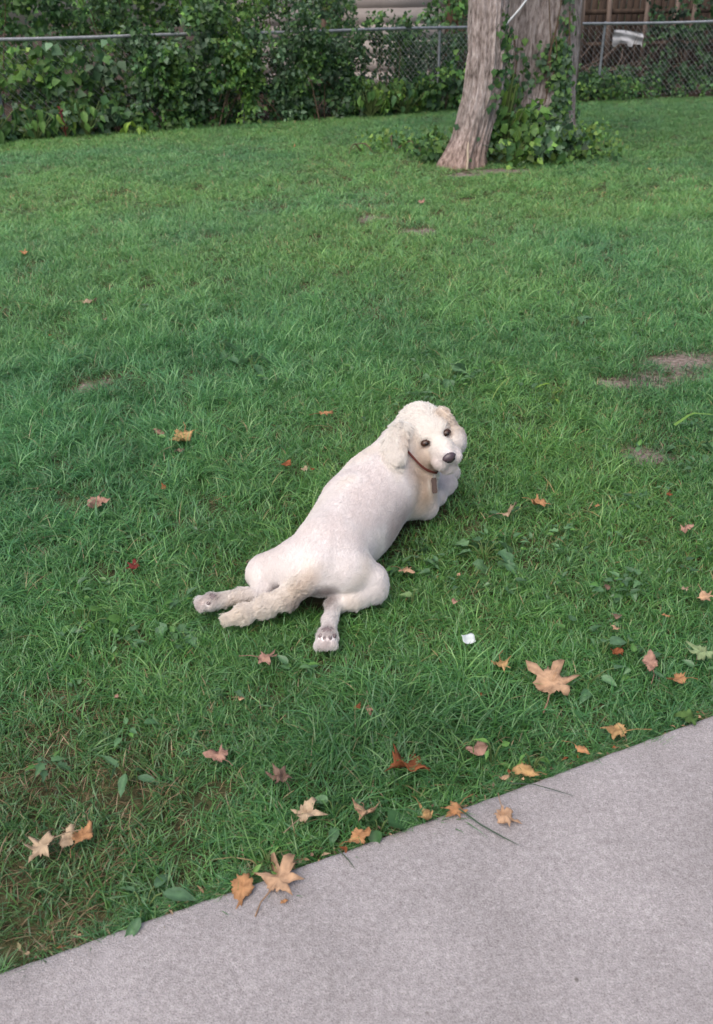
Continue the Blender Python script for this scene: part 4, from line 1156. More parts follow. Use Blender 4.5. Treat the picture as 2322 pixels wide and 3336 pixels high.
def nose_fn(p):
    s_, f_, u_ = p
    w_ = 1.0 - 0.30 * np.clip(-u_, 0, 1)
    return np.array([s_ * w_ * (1 + 0.12 * (u_ > 0)), f_ * (1 - 0.12 * abs(s_)), u_])
NOSE = hd(0, 0.116, -0.034)
nose = ball('nose', NOSE, (0.0215, 0.0150, 0.0180), HA, mat_nose, dog, fn=nose_fn)
for sgn in (-1, 1):
    ball('nostril', NOSE + HF * 0.0108 + HS * sgn * 0.0100 - HU * 0.0035, (0.0056, 0.0034, 0.0046), HA, mat_nostril, nose, 12, 8)
# paw pads: one large and four small on each upturned hind sole
for c_, d_, n_ in SOLES:
    sp = pad_spots(c_, d_, n_)
    ax_ = [np.array(n_, float), np.array(d_, float), np.array([0, 0, 1.0])]
    ball('paw_pad', sp[0], (0.018, 0.0155, 0.0085), ax_, mat_pad, dog, 14, 10)
    for p_ in sp[1:]:
        ball('toe_pad', p_, (0.0065, 0.0095, 0.0075), ax_, mat_pad, dog, 12, 8)

mb = MB()
wdt = unit(np.cross(nr, np.roll(rp, -1, 0) - np.roll(rp, 1, 0)))
VV = []
for o1_, o2_ in ((-0.0036, 0.0), (0.0036, 0.0), (0.0036, 0.0025), (-0.0036, 0.0025)):
    VV.append(rp + wdt * o1_ + nr * o2_)
VV = np.stack(VV, 1).reshape(-1, 3) - np.array(DOG0)
n_ = len(rp)
FF = [[i * 4 + j, i * 4 + (j + 1) % 4, ((i + 1) % n_) * 4 + (j + 1) % 4, ((i + 1) % n_) * 4 + j] for i in range(n_) for j in range(4)]
mb.add(VV, FF)
collar = mb.build('collar', mat_collar, dog)
mb = MB()
prof = [(-0.007, 0.0), (-0.010, -0.008), (-0.0085, -0.018), (-0.0095, -0.044), (-0.007, -0.052), (0.007, -0.052), (0.0095, -0.044), (0.0085, -0.018), (0.010, -0.008), (0.007, 0.0)]
tx = unit(np.array([0.94, 0.25, -0.05])); tn = unit(np.cross(tx, [-0.10, 0.44, 0.89])); tz = np.cross(tn, tx); tz = tz if tz[2] > 0 else -tz
fr = [TAGP + tx * a_ + tz * b_ + tn * 0.0012 for a_, b_ in prof]; bk = [TAGP + tx * a_ + tz * b_ - tn * 0.0012 for a_, b_ in prof]
VV = np.array(fr + bk) - np.array(DOG0); m_ = len(prof)
bm = bmesh.new(); vs = [bm.verts.new(v) for v in VV]
bm.faces.new(vs[:m_]); bm.faces.new(vs[m_:][::-1])
for i in range(m_): bm.faces.new([vs[i], vs[m_ + i], vs[m_ + (i + 1) % m_], vs[(i + 1) % m_]])
bmesh.ops.recalc_face_normals(bm, faces=bm.faces)
me_ = bpy.data.meshes.new('tag'); bm.to_mesh(me_); bm.free()
link('tag', me_, mat_tagm, collar)
mb = MB()
th = np.linspace(0, 2 * np.pi, 13)
mb.tube([TAGP + tz * (0.004 + 0.006 * math.cos(x)) + tn * 0.006 * math.sin(x) - np.array(DOG0) for x in th], 0.0011, 5)
mb.build('ring', mat_ring, collar)
# ================================================================== fallen leaves: every one a thing of its own
m_dead = leaf_mat('fallen_leaf', [(0.28, (0.62, 0.58, 0.55)), (0.55, (1.0, 1.0, 1.0)), (0.75, (1.22, 1.2, 1.15))], trans=0.15, rough=0.75, spec=0.15)
TAN, ORG, RUST, PINK, RED, DULL, PALE, GOLD = (0.47, 0.29, 0.175), (0.42, 0.215, 0.10), (0.25, 0.085, 0.035), (0.38, 0.215, 0.155), (0.16, 0.030, 0.025), (0.20, 0.125, 0.09), (0.43, 0.31, 0.20), (0.47, 0.285, 0.125)

def leaf_outline(kind, rng):
    """radius against angle from the tip; stem at angle pi"""
    th = np.linspace(-np.pi, np.pi, 49)[:-1]
    if kind == 'maple':
        tips = [(0, 1.0, .33), (1.0, .95, .30), (-1.0, .95, .30), (2.0, .74, .28), (-2.0, .74, .28)]
        r = np.full(len(th), 0.46)
    elif kind == 'oak':
        tips = [(0, 1.0, .34), (0.95, .84, .26), (-0.95, .84, .26), (2.05, .78, .27), (-2.05, .78, .27)]
        r = np.full(len(th), 0.38)
    else:
        tips = [(0, 1.0, .6), (3.14, .90, .6), (-3.14, .90, .6)]
        r = np.full(len(th), 0.46)
    for a, h, w in tips:
        a = a + rng.normal(0, .10); h = h * rng.uniform(.55, 1.15); w = w * rng.uniform(.85, 1.2)
        d = np.abs(th - a)
        r = np.maximum(r, h * np.clip(1.0 - (d / w) ** 0.85 * 0.50, 0, 1))
    r = r * (1 + 0.07 * np.sin(th * 9 + rng.uniform(0, 6)) + 0.07 * np.sign(np.sin(th * 21 + rng.uniform(0, 6)))) + rng.normal(0, 0.025, len(th))
    return th, r

def fallen(label, x, y, size, kind, col, curl, seed, rz=None, z=0.0, tilt=(0, 0), group='fallen leaves'):
    rng = np.random.default_rng(seed)
    th, r = leaf_outline(kind, rng)
    n = len(th)
    V = [np.zeros(3)]
    R = 0.5 * size / np.max(r) * 1.05
    for q in (0.38, 0.72, 1.0):
        rr = r * R * (q if q == 1.0 else np.minimum(q, 1)) * (1 if q == 1 else (0.75 + 0.25 * np.clip(0.5 / np.maximum(r, .1), 0, 1.2)))
        V += [np.array([-math.sin(a) * b, math.cos(a) * b, 0]) for a, b in zip(th, rr)]
    V = np.array(V)
    curl = 0.22 + curl * 0.75
    size = size * (1 + 0.40 * curl)
    # curl: roll about a random axis, lobes lift, crumple
    a0 = rng.uniform(0, np.pi); u_ = V[:, 0] * math.cos(a0) + V[:, 1] * math.sin(a0)
    w_ = -V[:, 0] * math.sin(a0) + V[:, 1] * math.cos(a0)
    if curl > 0.05:
        k = curl * 2.6 / size
        ang = k * u_
        nu = np.sin(ang) / k; nz_2 = (1 - np.cos(ang)) / k
        V = np.stack([nu * math.cos(a0) - w_ * math.sin(a0), nu * math.sin(a0) + w_ * math.cos(a0), nz_2], 1)
    rad = np.linalg.norm(V[:, :2], axis=1) / (size * 0.5)
    V[:, 2] += size * (0.10 * rad ** 2 * np.sin(3 * np.arctan2(V[:, 1], V[:, 0]) + rng.uniform(0, 6)) + 0.17 * np.array([noise.noise(Vector(p) * (5.5 / size) + Vector((seed, 0, 0))) for p in V]))
    F3 = np.array([[0, 1 + i, 1 + (i + 1) % n] for i in range(n)])
    F4 = np.array([[1 + q * n + i, 1 + (q + 1) * n + i, 1 + (q + 1) * n + (i + 1) % n, 1 + q * n + (i + 1) % n] for q in range(2) for i in range(n)])
    c = np.array(col) * (1 + rng.normal(0, 0.05, (len(V), 1)))
    vein = np.zeros(len(V)); vein[0] = 1
    c = c * (1 + 0.25 * np.array([noise.noise(Vector(p) * (3 / size) + Vector((seed, 4, 0))) for p in V]))[:, None]
    c[1 + 2 * n:] *= 0.86
    M = np.array(Euler((tilt[0], tilt[1], rng.uniform(0, 6.28) if rz is None else rz), 'XYZ').to_matrix())
    V = V @ M.T
    z0 = z - np.percentile(V[:, 2], 12)
    o = link('fallen_leaf', mesh_np('fallen_leaf', V, [F3, F4], np.clip(c, 0, 1), smooth=True), m_dead, loc=(x, y, z0 + 0.003))
    so_ = o.modifiers.new('thickness', 'SOLIDIFY'); so_.thickness = max(0.0005, size * 0.006)
    tag(o, label, 'leaf', group)
    if size > 0.028:
        mb = MB()
        d = M @ np.array([0, -1.0, 0]); base = V[1 + 0]
        base = M @ np.array([0, -r[0] * R * 0.5, 0.0]) if False else V[0] + (V[1 + 2 * n] - V[0]) * 0.9
        ln = size * rng.uniform(0.25, 0.5)
        mb.tube([base, base + d * ln * 0.5 + [0, 0, 0.004], base + d * ln + np.array([rng.normal(0, .15), 0, 0]) * ln], [size * 0.012, size * 0.010, size * 0.012], 5, np.array(col) * 0.7)
        mb.build('stem', m_dead, o)
    return o

LEAVES = [
 ('small orange-brown leaf on the far lawn beyond the pale curled leaf', -2.408, 6.388, 0.072, 'oak', ORG, .5),
 ('pale curled tan leaf lying high on the open lawn by itself', -1.589, 5.096, 0.092, 'oak', PALE, .9),
 ('little brown leaf just below the pale curled tan leaf', -1.418, 4.775, 0.038, 'oval', PINK, .4),
 ('tiny rust fleck in the long bluish grass', -1.652, 4.508, 0.026, 'oval', RUST, .4),
 ('bright orange leaf in the grass behind the back of the dog', -0.135, 3.374, 0.068, 'oak', ORG, .5),
 ('long golden tan leaf, the largest of the cluster upslope from the tail', -0.700, 3.157, 0.122, 'oak', GOLD, .8),
 ('small tan leaf touching the long golden tan leaf', -0.809, 3.213, 0.052, 'oval', PINK, .5),
 ('dull brown leaf just under the long golden tan leaf', -0.695, 3.051, 0.042, 'oak', DULL, .4),
 ('reddish brown leaf beside the flank of the dog, the largest of three', -0.263, 2.903, 0.052, 'oak', RUST, .6),
 ('pale sliver of leaf between two brown ones beside the back of the dog', -0.194, 2.871, 0.032, 'oval', PALE, .9),
 ('brown fragment next to the pale sliver beside the back of the dog', -0.165, 2.874, 0.026, 'oval', RUST, .5),
 ('flat tan star-shaped leaf with four lobes on the dark grass', -0.921, 2.626, 0.086, 'oak', PINK, .15),
 ('small reddish leaf at the tip of a long grass blade', -0.705, 2.749, 0.034, 'oval', RUST, .5),
 ('dark red leaf upslope of the hind paw', -0.702, 2.224, 0.052, 'oak', RED, .7),
 ('tan leaf next to the bent knee of the dog', 0.147, 2.173, 0.052, 'oak', TAN, .5),
 ('tiny tan fleck among the lobed weeds beside the dog', 0.310, 2.156, 0.020, 'oval', TAN, .3),
 ('slim pinkish brown leaf below the pale round weed', 0.284, 2.017, 0.036, 'oval', PINK, .8),
 ('spiky orange-brown leaf lying beyond the elbow of the dog', 0.637, 2.575, 0.066, 'oak', ORG, .4),
 ('narrow pale tan strip like a broken twig near the elbow of the dog', 0.520, 2.503, 0.070, 'oval', PALE, 1.2),
 ('small brown leaf on a flat weed past the spiky orange one', 0.841, 2.565, 0.028, 'oval', ORG, .4),
 ('reddish brown leaf below the dark bare patch', 1.112, 2.631, 0.038, 'oval', RUST, .5),
 ('pinkish tan leaf folded at its middle on the open grass', 1.085, 2.391, 0.056, 'oak', PINK, .7),
 ('small dull tan leaf in the middle of the weedy grass', 0.745, 2.077, 0.026, 'oval', DULL, .5),
 ('pale upright curl of leaf near the frame edge', 0.972, 2.059, 0.036, 'oval', PALE, 1.1),
 ('tan leaf cut by the frame edge, next to the pale upright curl', 1.010, 2.007, 0.060, 'oak', TAN, .6),
 ('dull pinkish leaf sunk in the grass above the two round green leaves', 0.735, 1.932, 0.034, 'oak', DULL, .4),
 ('small tan chips just below the dull pinkish sunken leaf', 0.718, 1.881, 0.032, 'oak', TAN, .5),
 ('tiny bright orange leaf scrap near the pale green leaf', 0.873, 1.936, 0.022, 'oval', ORG, .5),
 ('pinkish tan curled leaf between the tail and the pavement', -0.251, 1.771, 0.062, 'oak', PINK, .9),
 ('tiny tan bit downslope from the pinkish tan curled leaf', -0.301, 1.624, 0.020, 'oval', TAN, .5),
 ('pinkish forked leaf in the darkest grass', 0.021, 1.579, 0.040, 'oak', PINK, .6),
 ('thin rust leaf beside the pinkish forked leaf', -0.007, 1.585, 0.024, 'oval', RUST, .8),
 ('golden tan curled leaf beside the big star-shaped leaf', 0.373, 1.726, 0.074, 'oak', GOLD, .8),
 ('biggest leaf of all, broad orange-tan and star-shaped, flat on the grass', 0.490, 1.649, 0.135, 'maple', TAN, .22),
 ('twisted brown leaf standing between two green leaves', 0.689, 1.771, 0.055, 'oval', RUST, 1.1),
 ('pinkish curled strip beyond the twisted brown leaf', 0.764, 1.724, 0.056, 'oval', PINK, 1.0),
 ('folded orange-brown leaf under the pale green torn leaf', 0.820, 1.662, 0.048, 'oak', ORG, .6),
 ('tiny reddish leaf bit in the tall dark grass', 0.304, 1.625, 0.018, 'oval', RUST, .5),
 ('golden brown many-pointed leaf at the lip of the pavement', 0.614, 1.482, 0.074, 'maple', GOLD, .45),
 ('orange-brown triangle of leaf leaning on the pavement lip', 0.515, 1.430, 0.040, 'oval', ORG, .6),
 ('golden brown leaf half under a weed at the pavement lip', 0.376, 1.368, 0.050, 'oval', GOLD, .5),
 ('small tan leaf next to the golden brown one under the weed', 0.324, 1.352, 0.026, 'oval', TAN, .4),
 ('pinkish leaf hanging upright in the grass near the pavement', 0.271, 1.430, 0.062, 'oval', PINK, 1.0),
 ('large rust-brown leaf rolled into a hook', 0.108, 1.382, 0.096, 'oak', RUST, 1.0),
 ('flat pinkish tan leaf lying alone in the thin grass', -0.330, 1.426, 0.054, 'maple', PINK, .25),
 ('dull pinkish brown leaf half hidden under blades', -0.181, 1.355, 0.056, 'oak', DULL, .4),
 ('pale tan deep-lobed leaf above the pavement', -0.121, 1.252, 0.072, 'oak', PALE, .35),
 ('tan leaf standing on edge with a dark brown underside', 0.004, 1.256, 0.066, 'oak', TAN, 1.0),
 ('curled brown leaf tucked along the pavement edge', -0.006, 1.194, 0.046, 'oval', ORG, 1.0),
 ('orange curled leaf perched on the pavement lip', 0.203, 1.262, 0.052, 'oak', ORG, .8),
 ('tan leaf lying out on the pavement by itself', 0.305, 1.241, 0.060, 'oak', TAN, .5),
 ('tan strip of leaf lying along the pavement lip', 0.136, 1.248, 0.050, 'oval', GOLD, 1.1),
 ('big tan deep-lobed leaf hanging over the pavement lip', -0.168, 1.096, 0.094, 'oak', TAN, .4),
 ('narrow brown curl beside the big tan leaf on the pavement lip', -0.238, 1.080, 0.062, 'oval', ORG, 1.2),
 ('pale crumpled leaf, greyest of the group in the thin grass', -0.664, 1.185, 0.074, 'oak', PALE, .8),
 ('whitish middle leaf of the crumpled group in the thin grass', -0.622, 1.201, 0.050, 'oak', PALE, 1.0),
 ('brown upright leaf of the crumpled group in the thin grass', -0.587, 1.206, 0.052, 'oval', ORG, .9),
 ('reddish leaf standing near the bare tan patch on the far lawn', 0.638, 8.067, 0.080, 'oval', PINK, .6),
 ('tiny orange leaf on the farthest grass before the dark bush', -0.721, 11.934, 0.060, 'oval', ORG, .5),
 ('small yellow leaf on the far lawn beyond the tree', 3.176, 9.631, 0.055, 'oak', (0.5, 0.38, 0.12), .5),
 ('tiny brown scrap lying on the pavement under the big tan leaf', -0.153, 1.051, 0.016, 'oval', ORG, .4),
 ('tiny dull pink leaf bit in the grass above the thin patch', -0.619, 1.640, 0.018, 'oval', PINK, .4),
]
for k, (lb, x, y, s_, kd, cl, cu) in enumerate(LEAVES):
    on_slab = y < edge_y(x) + 0.012; s_ *= 1.0
    zz0 = 0.003 if on_slab else 0.002; cl = tuple(np.array(cl) * np.array([0.95, 0.99, 1.04]))
    fallen(lb, x, y, s_ * (1.30 if s_ > 0.04 else 1.15), kd, cl, cu, 300 + k, z=zz0 + (0.006 if not on_slab and s_ > 0.05 else 0), tilt=(0.5 if cu > 0.95 else 0.12 * math.sin(k), 0.15 * math.cos(k * 2.1)))
fallen('torn pale green leaf cut off by the frame edge', 0.914, 1.756, 0.105, 'maple', (0.26, 0.34, 0.17), .5, 501, z=0.012)
fallen('green leaf with a brown tip lying over the pavement lip', 0.800, 1.525, 0.070, 'maple', (0.075, 0.14, 0.04), .3, 502, z=0.006)

# scrap of white paper
gx, gy = np.meshgrid(np.linspace(-1, 1, 7), np.linspace(-1, 1, 7), indexing='ij')
V = np.stack([gx * 0.019, gy * 0.014, 0.006 * gx * gx + 0.004 * np.sin(gy * 3 + gx)], -1).reshape(-1, 3)
ii = np.arange(49).reshape(7, 7)
Fq = np.stack([ii[:-1, :-1], ii[1:, :-1], ii[1:, 1:], ii[:-1, 1:]], -1).reshape(-1, 4)
m_paper = simple_mat('white_paper', [(0.3, (0.50, 0.54, 0.53)), (0.7, (0.62, 0.65, 0.63))], 40, rough=0.7)
pp = link('paper_scrap', mesh_np('paper_scrap', V, Fq, smooth=True), m_paper, loc=(0.298, 1.829, 0.018)); pp.rotation_euler = (0.45, 0.15, 0.6)
so_ = pp.modifiers.new('thickness', 'SOLIDIFY'); so_.thickness = 0.0008
tag(pp, 'folded scrap of white paper in the grass below the dog', 'paper')

# ================================================================== weeds that stand out in the lawn: separate leaves on each
def weed(label, x, y, leaves, kind, L, W, pal, seed, height=0.05, arch=0.5, spread=0.03):
    return leafy(label, 'weed', 'weed', (x, y, SOIL), leaves, kind, L, W, pal, seed, height + 0.035, arch, spread=spread, group='weeds standing out in the lawn', droop=0.0)
WB = [(0.105, 0.200, 0.105), (0.130, 0.240, 0.120), (0.085, 0.175, 0.085)]
WG = [(0.110, 0.235, 0.060), (0.140, 0.280, 0.070)]
WY = [(0.21, 0.33, 0.06), (0.17, 0.29, 0.05)]
weed('tall weed with upright spoon-shaped leaves in the thin grass', -0.535, 1.381, 5, 'oval', 0.055, 0.022, WB, 601, 0.06, 0.2, 0.02)
weed('bluish broad-leaved weed leaning over the pavement lip', -0.430, 1.052, 5, 'oval', 0.060, 0.024, WB, 602, 0.03, 0.7, 0.035)
weed('yellowish round-leaved sprig at the pavement lip', -0.467, 1.012, 4, 'oval', 0.028, 0.018, WY, 603, 0.015, 0.6, 0.02)
weed('bluish weed with two long flat leaves upslope of the dog', -0.666, 4.157, 4, 'lance', 0.12, 0.040, WB, 604, 0.05, 0.9, 0.05)
weed('weed with one broad oval leaf upslope of the dog', -0.503, 4.003, 4, 'oval', 0.10, 0.055, WB, 605, 0.05, 0.8, 0.05)
weed('round grey-green leaves in the grass beyond the head of the dog', 0.437, 3.809, 6, 'heart', 0.09, 0.07, WB, 606, 0.05, 0.6, 0.07)
weed('fresh green tuft of upright leaves beyond the head of the dog', 0.705, 3.975, 8, 'lance', 0.10, 0.022, WG, 607, 0.06, 0.3, 0.035)
weed('bright yellow-green sprig near the small bare spot', 0.890, 3.545, 4, 'oval', 0.07, 0.022, WY, 608, 0.06, 0.4, 0.02)
weed('lobed weed in a flat clump beside the waist of the dog', 0.170, 2.262, 8, 'lobed', 0.075, 0.045, WB, 609, 0.03, 0.9, 0.045)
weed('wide clump of lobed weeds further out from the dog', 0.406, 2.283, 12, 'lobed', 0.085, 0.045, WB, 610, 0.035, 0.9, 0.075)
weed('single pale round leaf below the bent knee of the dog', 0.161, 2.038, 2, 'heart', 0.042, 0.036, [(0.17, 0.27, 0.11)], 611, 0.04, 0.5, 0.01)
weed('dark weed with a broad leaf beside the pale deep-lobed leaf', -0.060, 1.276, 4, 'oval', 0.065, 0.035, WB, 612, 0.03, 0.6, 0.035)
weed('dark round leaf drooping onto the pavement', 0.035, 1.222, 3, 'heart', 0.055, 0.050, [(0.05, 0.125, 0.045)], 613, 0.025, 0.9, 0.02)
weed('bright green sprig of three leaves close to the hooked rust-brown leaf', 0.306, 1.415, 5, 'oval', 0.035, 0.016, WG, 614, 0.05, 0.3, 0.02)
weed('green sprig arching over the golden brown leaf', 0.395, 1.395, 6, 'oval', 0.038, 0.014, WG, 615, 0.05, 0.5, 0.03)
weed('plain green leaf on the near side of the twisted brown leaf', 0.662, 1.792, 2, 'oval', 0.055, 0.032, WB, 616, 0.03, 0.6, 0.015)
weed('plain green leaf on the far side of the twisted brown leaf', 0.735, 1.815, 2, 'oval', 0.055, 0.032, WB, 617, 0.03, 0.6, 0.015)
weed('two broad leaves just below the flat star-shaped tan leaf', -0.930, 2.478, 4, 'oval', 0.085, 0.036, WB, 618, 0.03, 0.9, 0.05)
weed('pale upright plantain on the far side of the lawn', 1.226, 4.572, 4, 'oval', 0.10, 0.05, WB, 619, 0.07, 0.4, 0.03)
weed('low feathery sprig near the big tan leaf on the pavement lip', -0.194, 1.150, 9, 'lance', 0.030, 0.010, WG, 620, 0.03, 0.5, 0.025)
weed('pair of pale weeds in the dim grass on the tail side', -0.783, 1.948, 6, 'oval', 0.060, 0.032, WG, 621, 0.04, 0.7, 0.05)
weed('bluish weed between the hind paw and the thin grass', -0.521, 1.930, 6, 'lobed', 0.060, 0.035, WB, 622, 0.03, 0.8, 0.05)
weed('light green weed beside the big star-shaped leaf', 0.600, 1.690, 6, 'oval', 0.065, 0.034, WB, 623, 0.02, 0.9, 0.05)
weed('round-leaved weed under the golden tan curled leaf', 0.415, 1.675, 5, 'oval', 0.045, 0.026, WG, 624, 0.01, 0.9, 0.03)
weed('weed with pale leaves beside the dark bare spot', 1.35, 3.03, 6, 'oval', 0.075, 0.036, WB, 625, 0.04, 0.8, 0.06)

# long single blades lying across the pavement lip
m_blade = leaf_mat('long_blade', trans=0.2)
def blade(label, pts, w, col, seed):
    pts = np.array(pts, float)
    t_ = np.linspace(0, 1, 12); src = np.linspace(0, 1, len(pts))
    p = np.stack([np.interp(t_, src, pts[:, i]) for i in range(3)], 1)
    d = unit(np.gradient(p, axis=0)); s_ = unit(np.cross(d, [0, 0, 1.0]))
    ww = w * np.sqrt(np.clip(1 - t_ ** 2, 0.02, 1)) * 0.5
    V = np.concatenate([np.stack([p - s_ * ww[:, None], p + [0, 0, 0.0006], p + s_ * ww[:, None]], 1).reshape(-1, 3)])
    F = np.array([[i * 3 + c, i * 3 + c + 1, i * 3 + c + 4, i * 3 + c + 3] for i in range(11) for c in range(2)])
    o = link('grass_blade', mesh_np('grass_blade', V - pts[0], F, np.tile(np.array(col), (36, 1)), smooth=True), m_blade, loc=pts[0])
    tag(o, label, 'grass blade')
blade('long dark green blade lying on the pavement from the orange curled leaf', [(0.205, 1.268, 0.012), (0.25, 1.225, 0.007), (0.29, 1.195, 0.006), (0.325, 1.172, 0.004)], 0.004, (0.05, 0.085, 0.05), 1)
blade('thin dark blade reaching over the pavement from the lip weed', [(0.325, 1.328, 0.015), (0.38, 1.325, 0.014), (0.43, 1.312, 0.007), (0.468, 1.298, 0.004)], 0.003, (0.05, 0.075, 0.05), 2)
blade('short bent blade on the pavement beside the big tan leaf', [(-0.05, 1.165, 0.010), (-0.03, 1.143, 0.007), (-0.015, 1.122, 0.004)], 0.003, (0.06, 0.085, 0.05), 3)
blade('broad light green blade arching beyond the weedy bare patch', [(1.30, 3.16, 0.03), (1.38, 3.20, 0.065), (1.47, 3.19, 0.06), (1.54, 3.14, 0.035)], 0.014, (0.15, 0.27, 0.06), 4)
blade('pale yellow-green blade leaning in the grass beyond the dog', [(0.60, 3.50, -0.01), (0.63, 3.52, 0.05), (0.67, 3.54, 0.09), (0.70, 3.55, 0.10)], 0.006, (0.20, 0.30, 0.08), 5)

# crumbs of dead grass and leaf gathered along the pavement lip: too many and too small to count
rl = np.random.default_rng(77)
n_ = 320
lx = rl.uniform(-1.2, 1.5, n_); lo = np.abs(rl.normal(0, 0.012, n_)) + 0.003
P_ = np.stack([lx, edge_y(lx) + lo, rl.uniform(-0.016, 0.004, n_)], 1)
pal = np.array([TAN, DULL, DULL, PALE, RUST, (0.30, 0.26, 0.14), (0.2, 0.17, 0.1)])
ax_ = unit(rl.normal(0, 1, (n_, 3)) * np.array([1, .6, .25])); nm_ = unit(rl.normal(0, .4, (n_, 3)) + np.array([0, 0, 1.0]))
V, F, c_ = leaf_batch(P_, ax_, nm_, rl.uniform(0.006, 0.024, n_), rl.uniform(0.002, 0.009, n_), pal[rl.integers(len(pal), size=n_)] * rl.uniform(.6, 1.1, (n_, 1)), rl)
lt = link('leaf_litter', mesh_np('leaf_litter', V, F, c_), m_dead); lt['kind'] = 'stuff'
# ================================================================== the lawn: tufts of real blades, scattered by geometry nodes
m_grass, t = new_mat('grass')
_o = N(t, 'ShaderNodeOutputMaterial'); _b = N(t, 'ShaderNodeBsdfPrincipled')
a1 = N(t, 'ShaderNodeAttribute', attribute_name='tint'); a2 = N(t, 'ShaderNodeAttribute', attribute_name='patch', attribute_type='INSTANCER')
c = mix(t, 'MULTIPLY', 1.0, a1.outputs['Color'], a2.outputs['Color'])
t.links.new(c, _b.inputs['Base Color']); _b.inputs['Roughness'].default_value = 0.38; _b.inputs['Specular IOR Level'].default_value = 0.6
tr = N(t, 'ShaderNodeBsdfTranslucent'); t.links.new(c, tr.inputs[0])
mx = N(t, 'ShaderNodeMixShader', i_Fac=0.30); t.links.new(_b.outputs[0], mx.inputs[1]); t.links.new(tr.outputs[0], mx.inputs[2]); t.links.new(mx.outputs[0], _o.inputs[0])

def tuft_mesh(name, n, R, Lr, Wr, lean, seed, dry=0.018, dirbias=None, hue=0.0):
    rng = np.random.default_rng(seed)
    q = R * np.sqrt(rng.random(n)); a = rng.random(n) * 6.283
    base = np.stack([q * np.cos(a), q * np.sin(a), np.full(n, -0.006)], 1)
    L = rng.uniform(*Lr, n); W = rng.uniform(*Wr, n)
    az = rng.random(n) * 6.283 if dirbias is None else rng.normal(dirbias, 0.9, n)
    le = np.clip(rng.normal(lean, 0.28, n), 0.05, 1.35)
    d = np.stack([np.cos(az), np.sin(az), 0 * az], 1)
    tw = az + np.pi / 2 + rng.normal(0, 0.7, n)
    s_ = np.stack([np.cos(tw), np.sin(tw), 0 * tw], 1)
    T = np.array([0, 0.3, 0.6, 0.84, 1.0]); wt = np.array([0.8, 1.0, 0.85, 0.5, 0.0])
    rows = []
    for tt, w_ in zip(T, wt):
        ang = le * (0.25 + 0.95 * tt)
        p = base + d * (L * tt * np.sin(ang * tt ** 0.35))[:, None] + np.array([0, 0, 1.0]) * (L * tt * np.cos(ang * 0.85))[:, None]
        if w_ > 0: rows += [p - s_ * (W * w_ / 2)[:, None], p + s_ * (W * w_ / 2)[:, None]]
        else: rows += [p]
    V = np.stack(rows, 1)
    b = np.arange(n)[:, None] * 9
    F4 = np.concatenate([b + np.array([[2 * i, 2 * i + 1, 2 * i + 3, 2 * i + 2]]) for i in range(3)], 0)
    F3 = b + np.array([[6, 7, 8]])
    pal = np.array([(0.056, 0.180, 0.048), (0.078, 0.222, 0.058), (0.112, 0.262, 0.072), (0.068, 0.196, 0.072), (0.145, 0.290, 0.098), (0.096, 0.230, 0.090)])
    col = pal[rng.integers(len(pal), size=n)] * rng.uniform(0.78, 1.22, (n, 1))
    dr = rng.random(n) < dry
    col[dr] = np.array([0.27, 0.215, 0.115]) * rng.uniform(0.7, 1.2, (dr.sum(), 1))
    cv = np.repeat(col[:, None], 9, 1)
    return mesh_np(name, V.reshape(-1, 3), [F3, F4], cv.reshape(-1, 3), smooth=True)

def clover_mesh(name, n, R, Lr, seed, pal, kind='oval'):
    rng = np.random.default_rng(seed)
    Vs, Fs, Cs, k = [], [], [], 0
    for i in range(n):
        L = rng.uniform(*Lr); a = rng.random() * 6.283; q = R * math.sqrt(rng.random())
        V, F = outline_leaf(L, L * rng.uniform(0.42, 0.62), kind, seed * 50 + i, 0.25)
        M = np.array(Euler((rng.normal(0.15, 0.25), rng.normal(0, 0.25), a), 'XYZ').to_matrix())
        V = V @ M.T + np.array([q * math.cos(a + 1.6), q * math.sin(a + 1.6), rng.uniform(0.02, 0.055)])
        c = np.array(pal[i % len(pal)]) * rng.uniform(0.8, 1.2)
        cc = np.tile(c, (45, 1)); cc[np.arange(45) % 5 == 2] *= 1.2
        Vs.append(V); Fs.append(F + k); Cs.append(cc); k += 45
    return mesh_np(name, np.vstack(Vs), np.vstack(Fs), np.vstack(Cs), smooth=True)

src = bpy.data.collections.new('tufts')
def add_src(me):
    me.materials.append(m_grass); o = bpy.data.objects.new(me.name, me); src.objects.link(o)
specs = []
for k in range(5): specs.append(tuft_mesh('tuft_a%d' % k, 40, 0.055, (0.035, 0.070), (0.0022, 0.0036), 0.75, 70 + k))
for k in range(3): specs.append(tuft_mesh('tuft_b%d' % k, 30, 0.050, (0.065, 0.120), (0.0024, 0.0040), 1.05, 80 + k, 0.02, k * 2.0))
for k in range(2): specs.append(tuft_mesh('tuft_c%d' % k, 26, 0.055, (0.016, 0.036), (0.0018, 0.0030), 0.9, 90 + k, 0.22))
for k in range(2): specs.append(tuft_mesh('tuft_d%d' % k, 24, 0.060, (0.030, 0.065), (0.0015, 0.0026), 1.15, 95 + k, 0.65))
for m__ in specs: add_src(m__)
wsrc = bpy.data.collections.new('weed_leaves')
for k in range(4):
    me_ = clover_mesh('weed_a%d' % k, 7, 0.042, (0.016, 0.036), 120 + k, WB + WG, ('oval', 'heart', 'lobed', 'oval')[k])
    me_.materials.append(m_grass); wsrc.objects.link(bpy.data.objects.new(me_.name, me_))

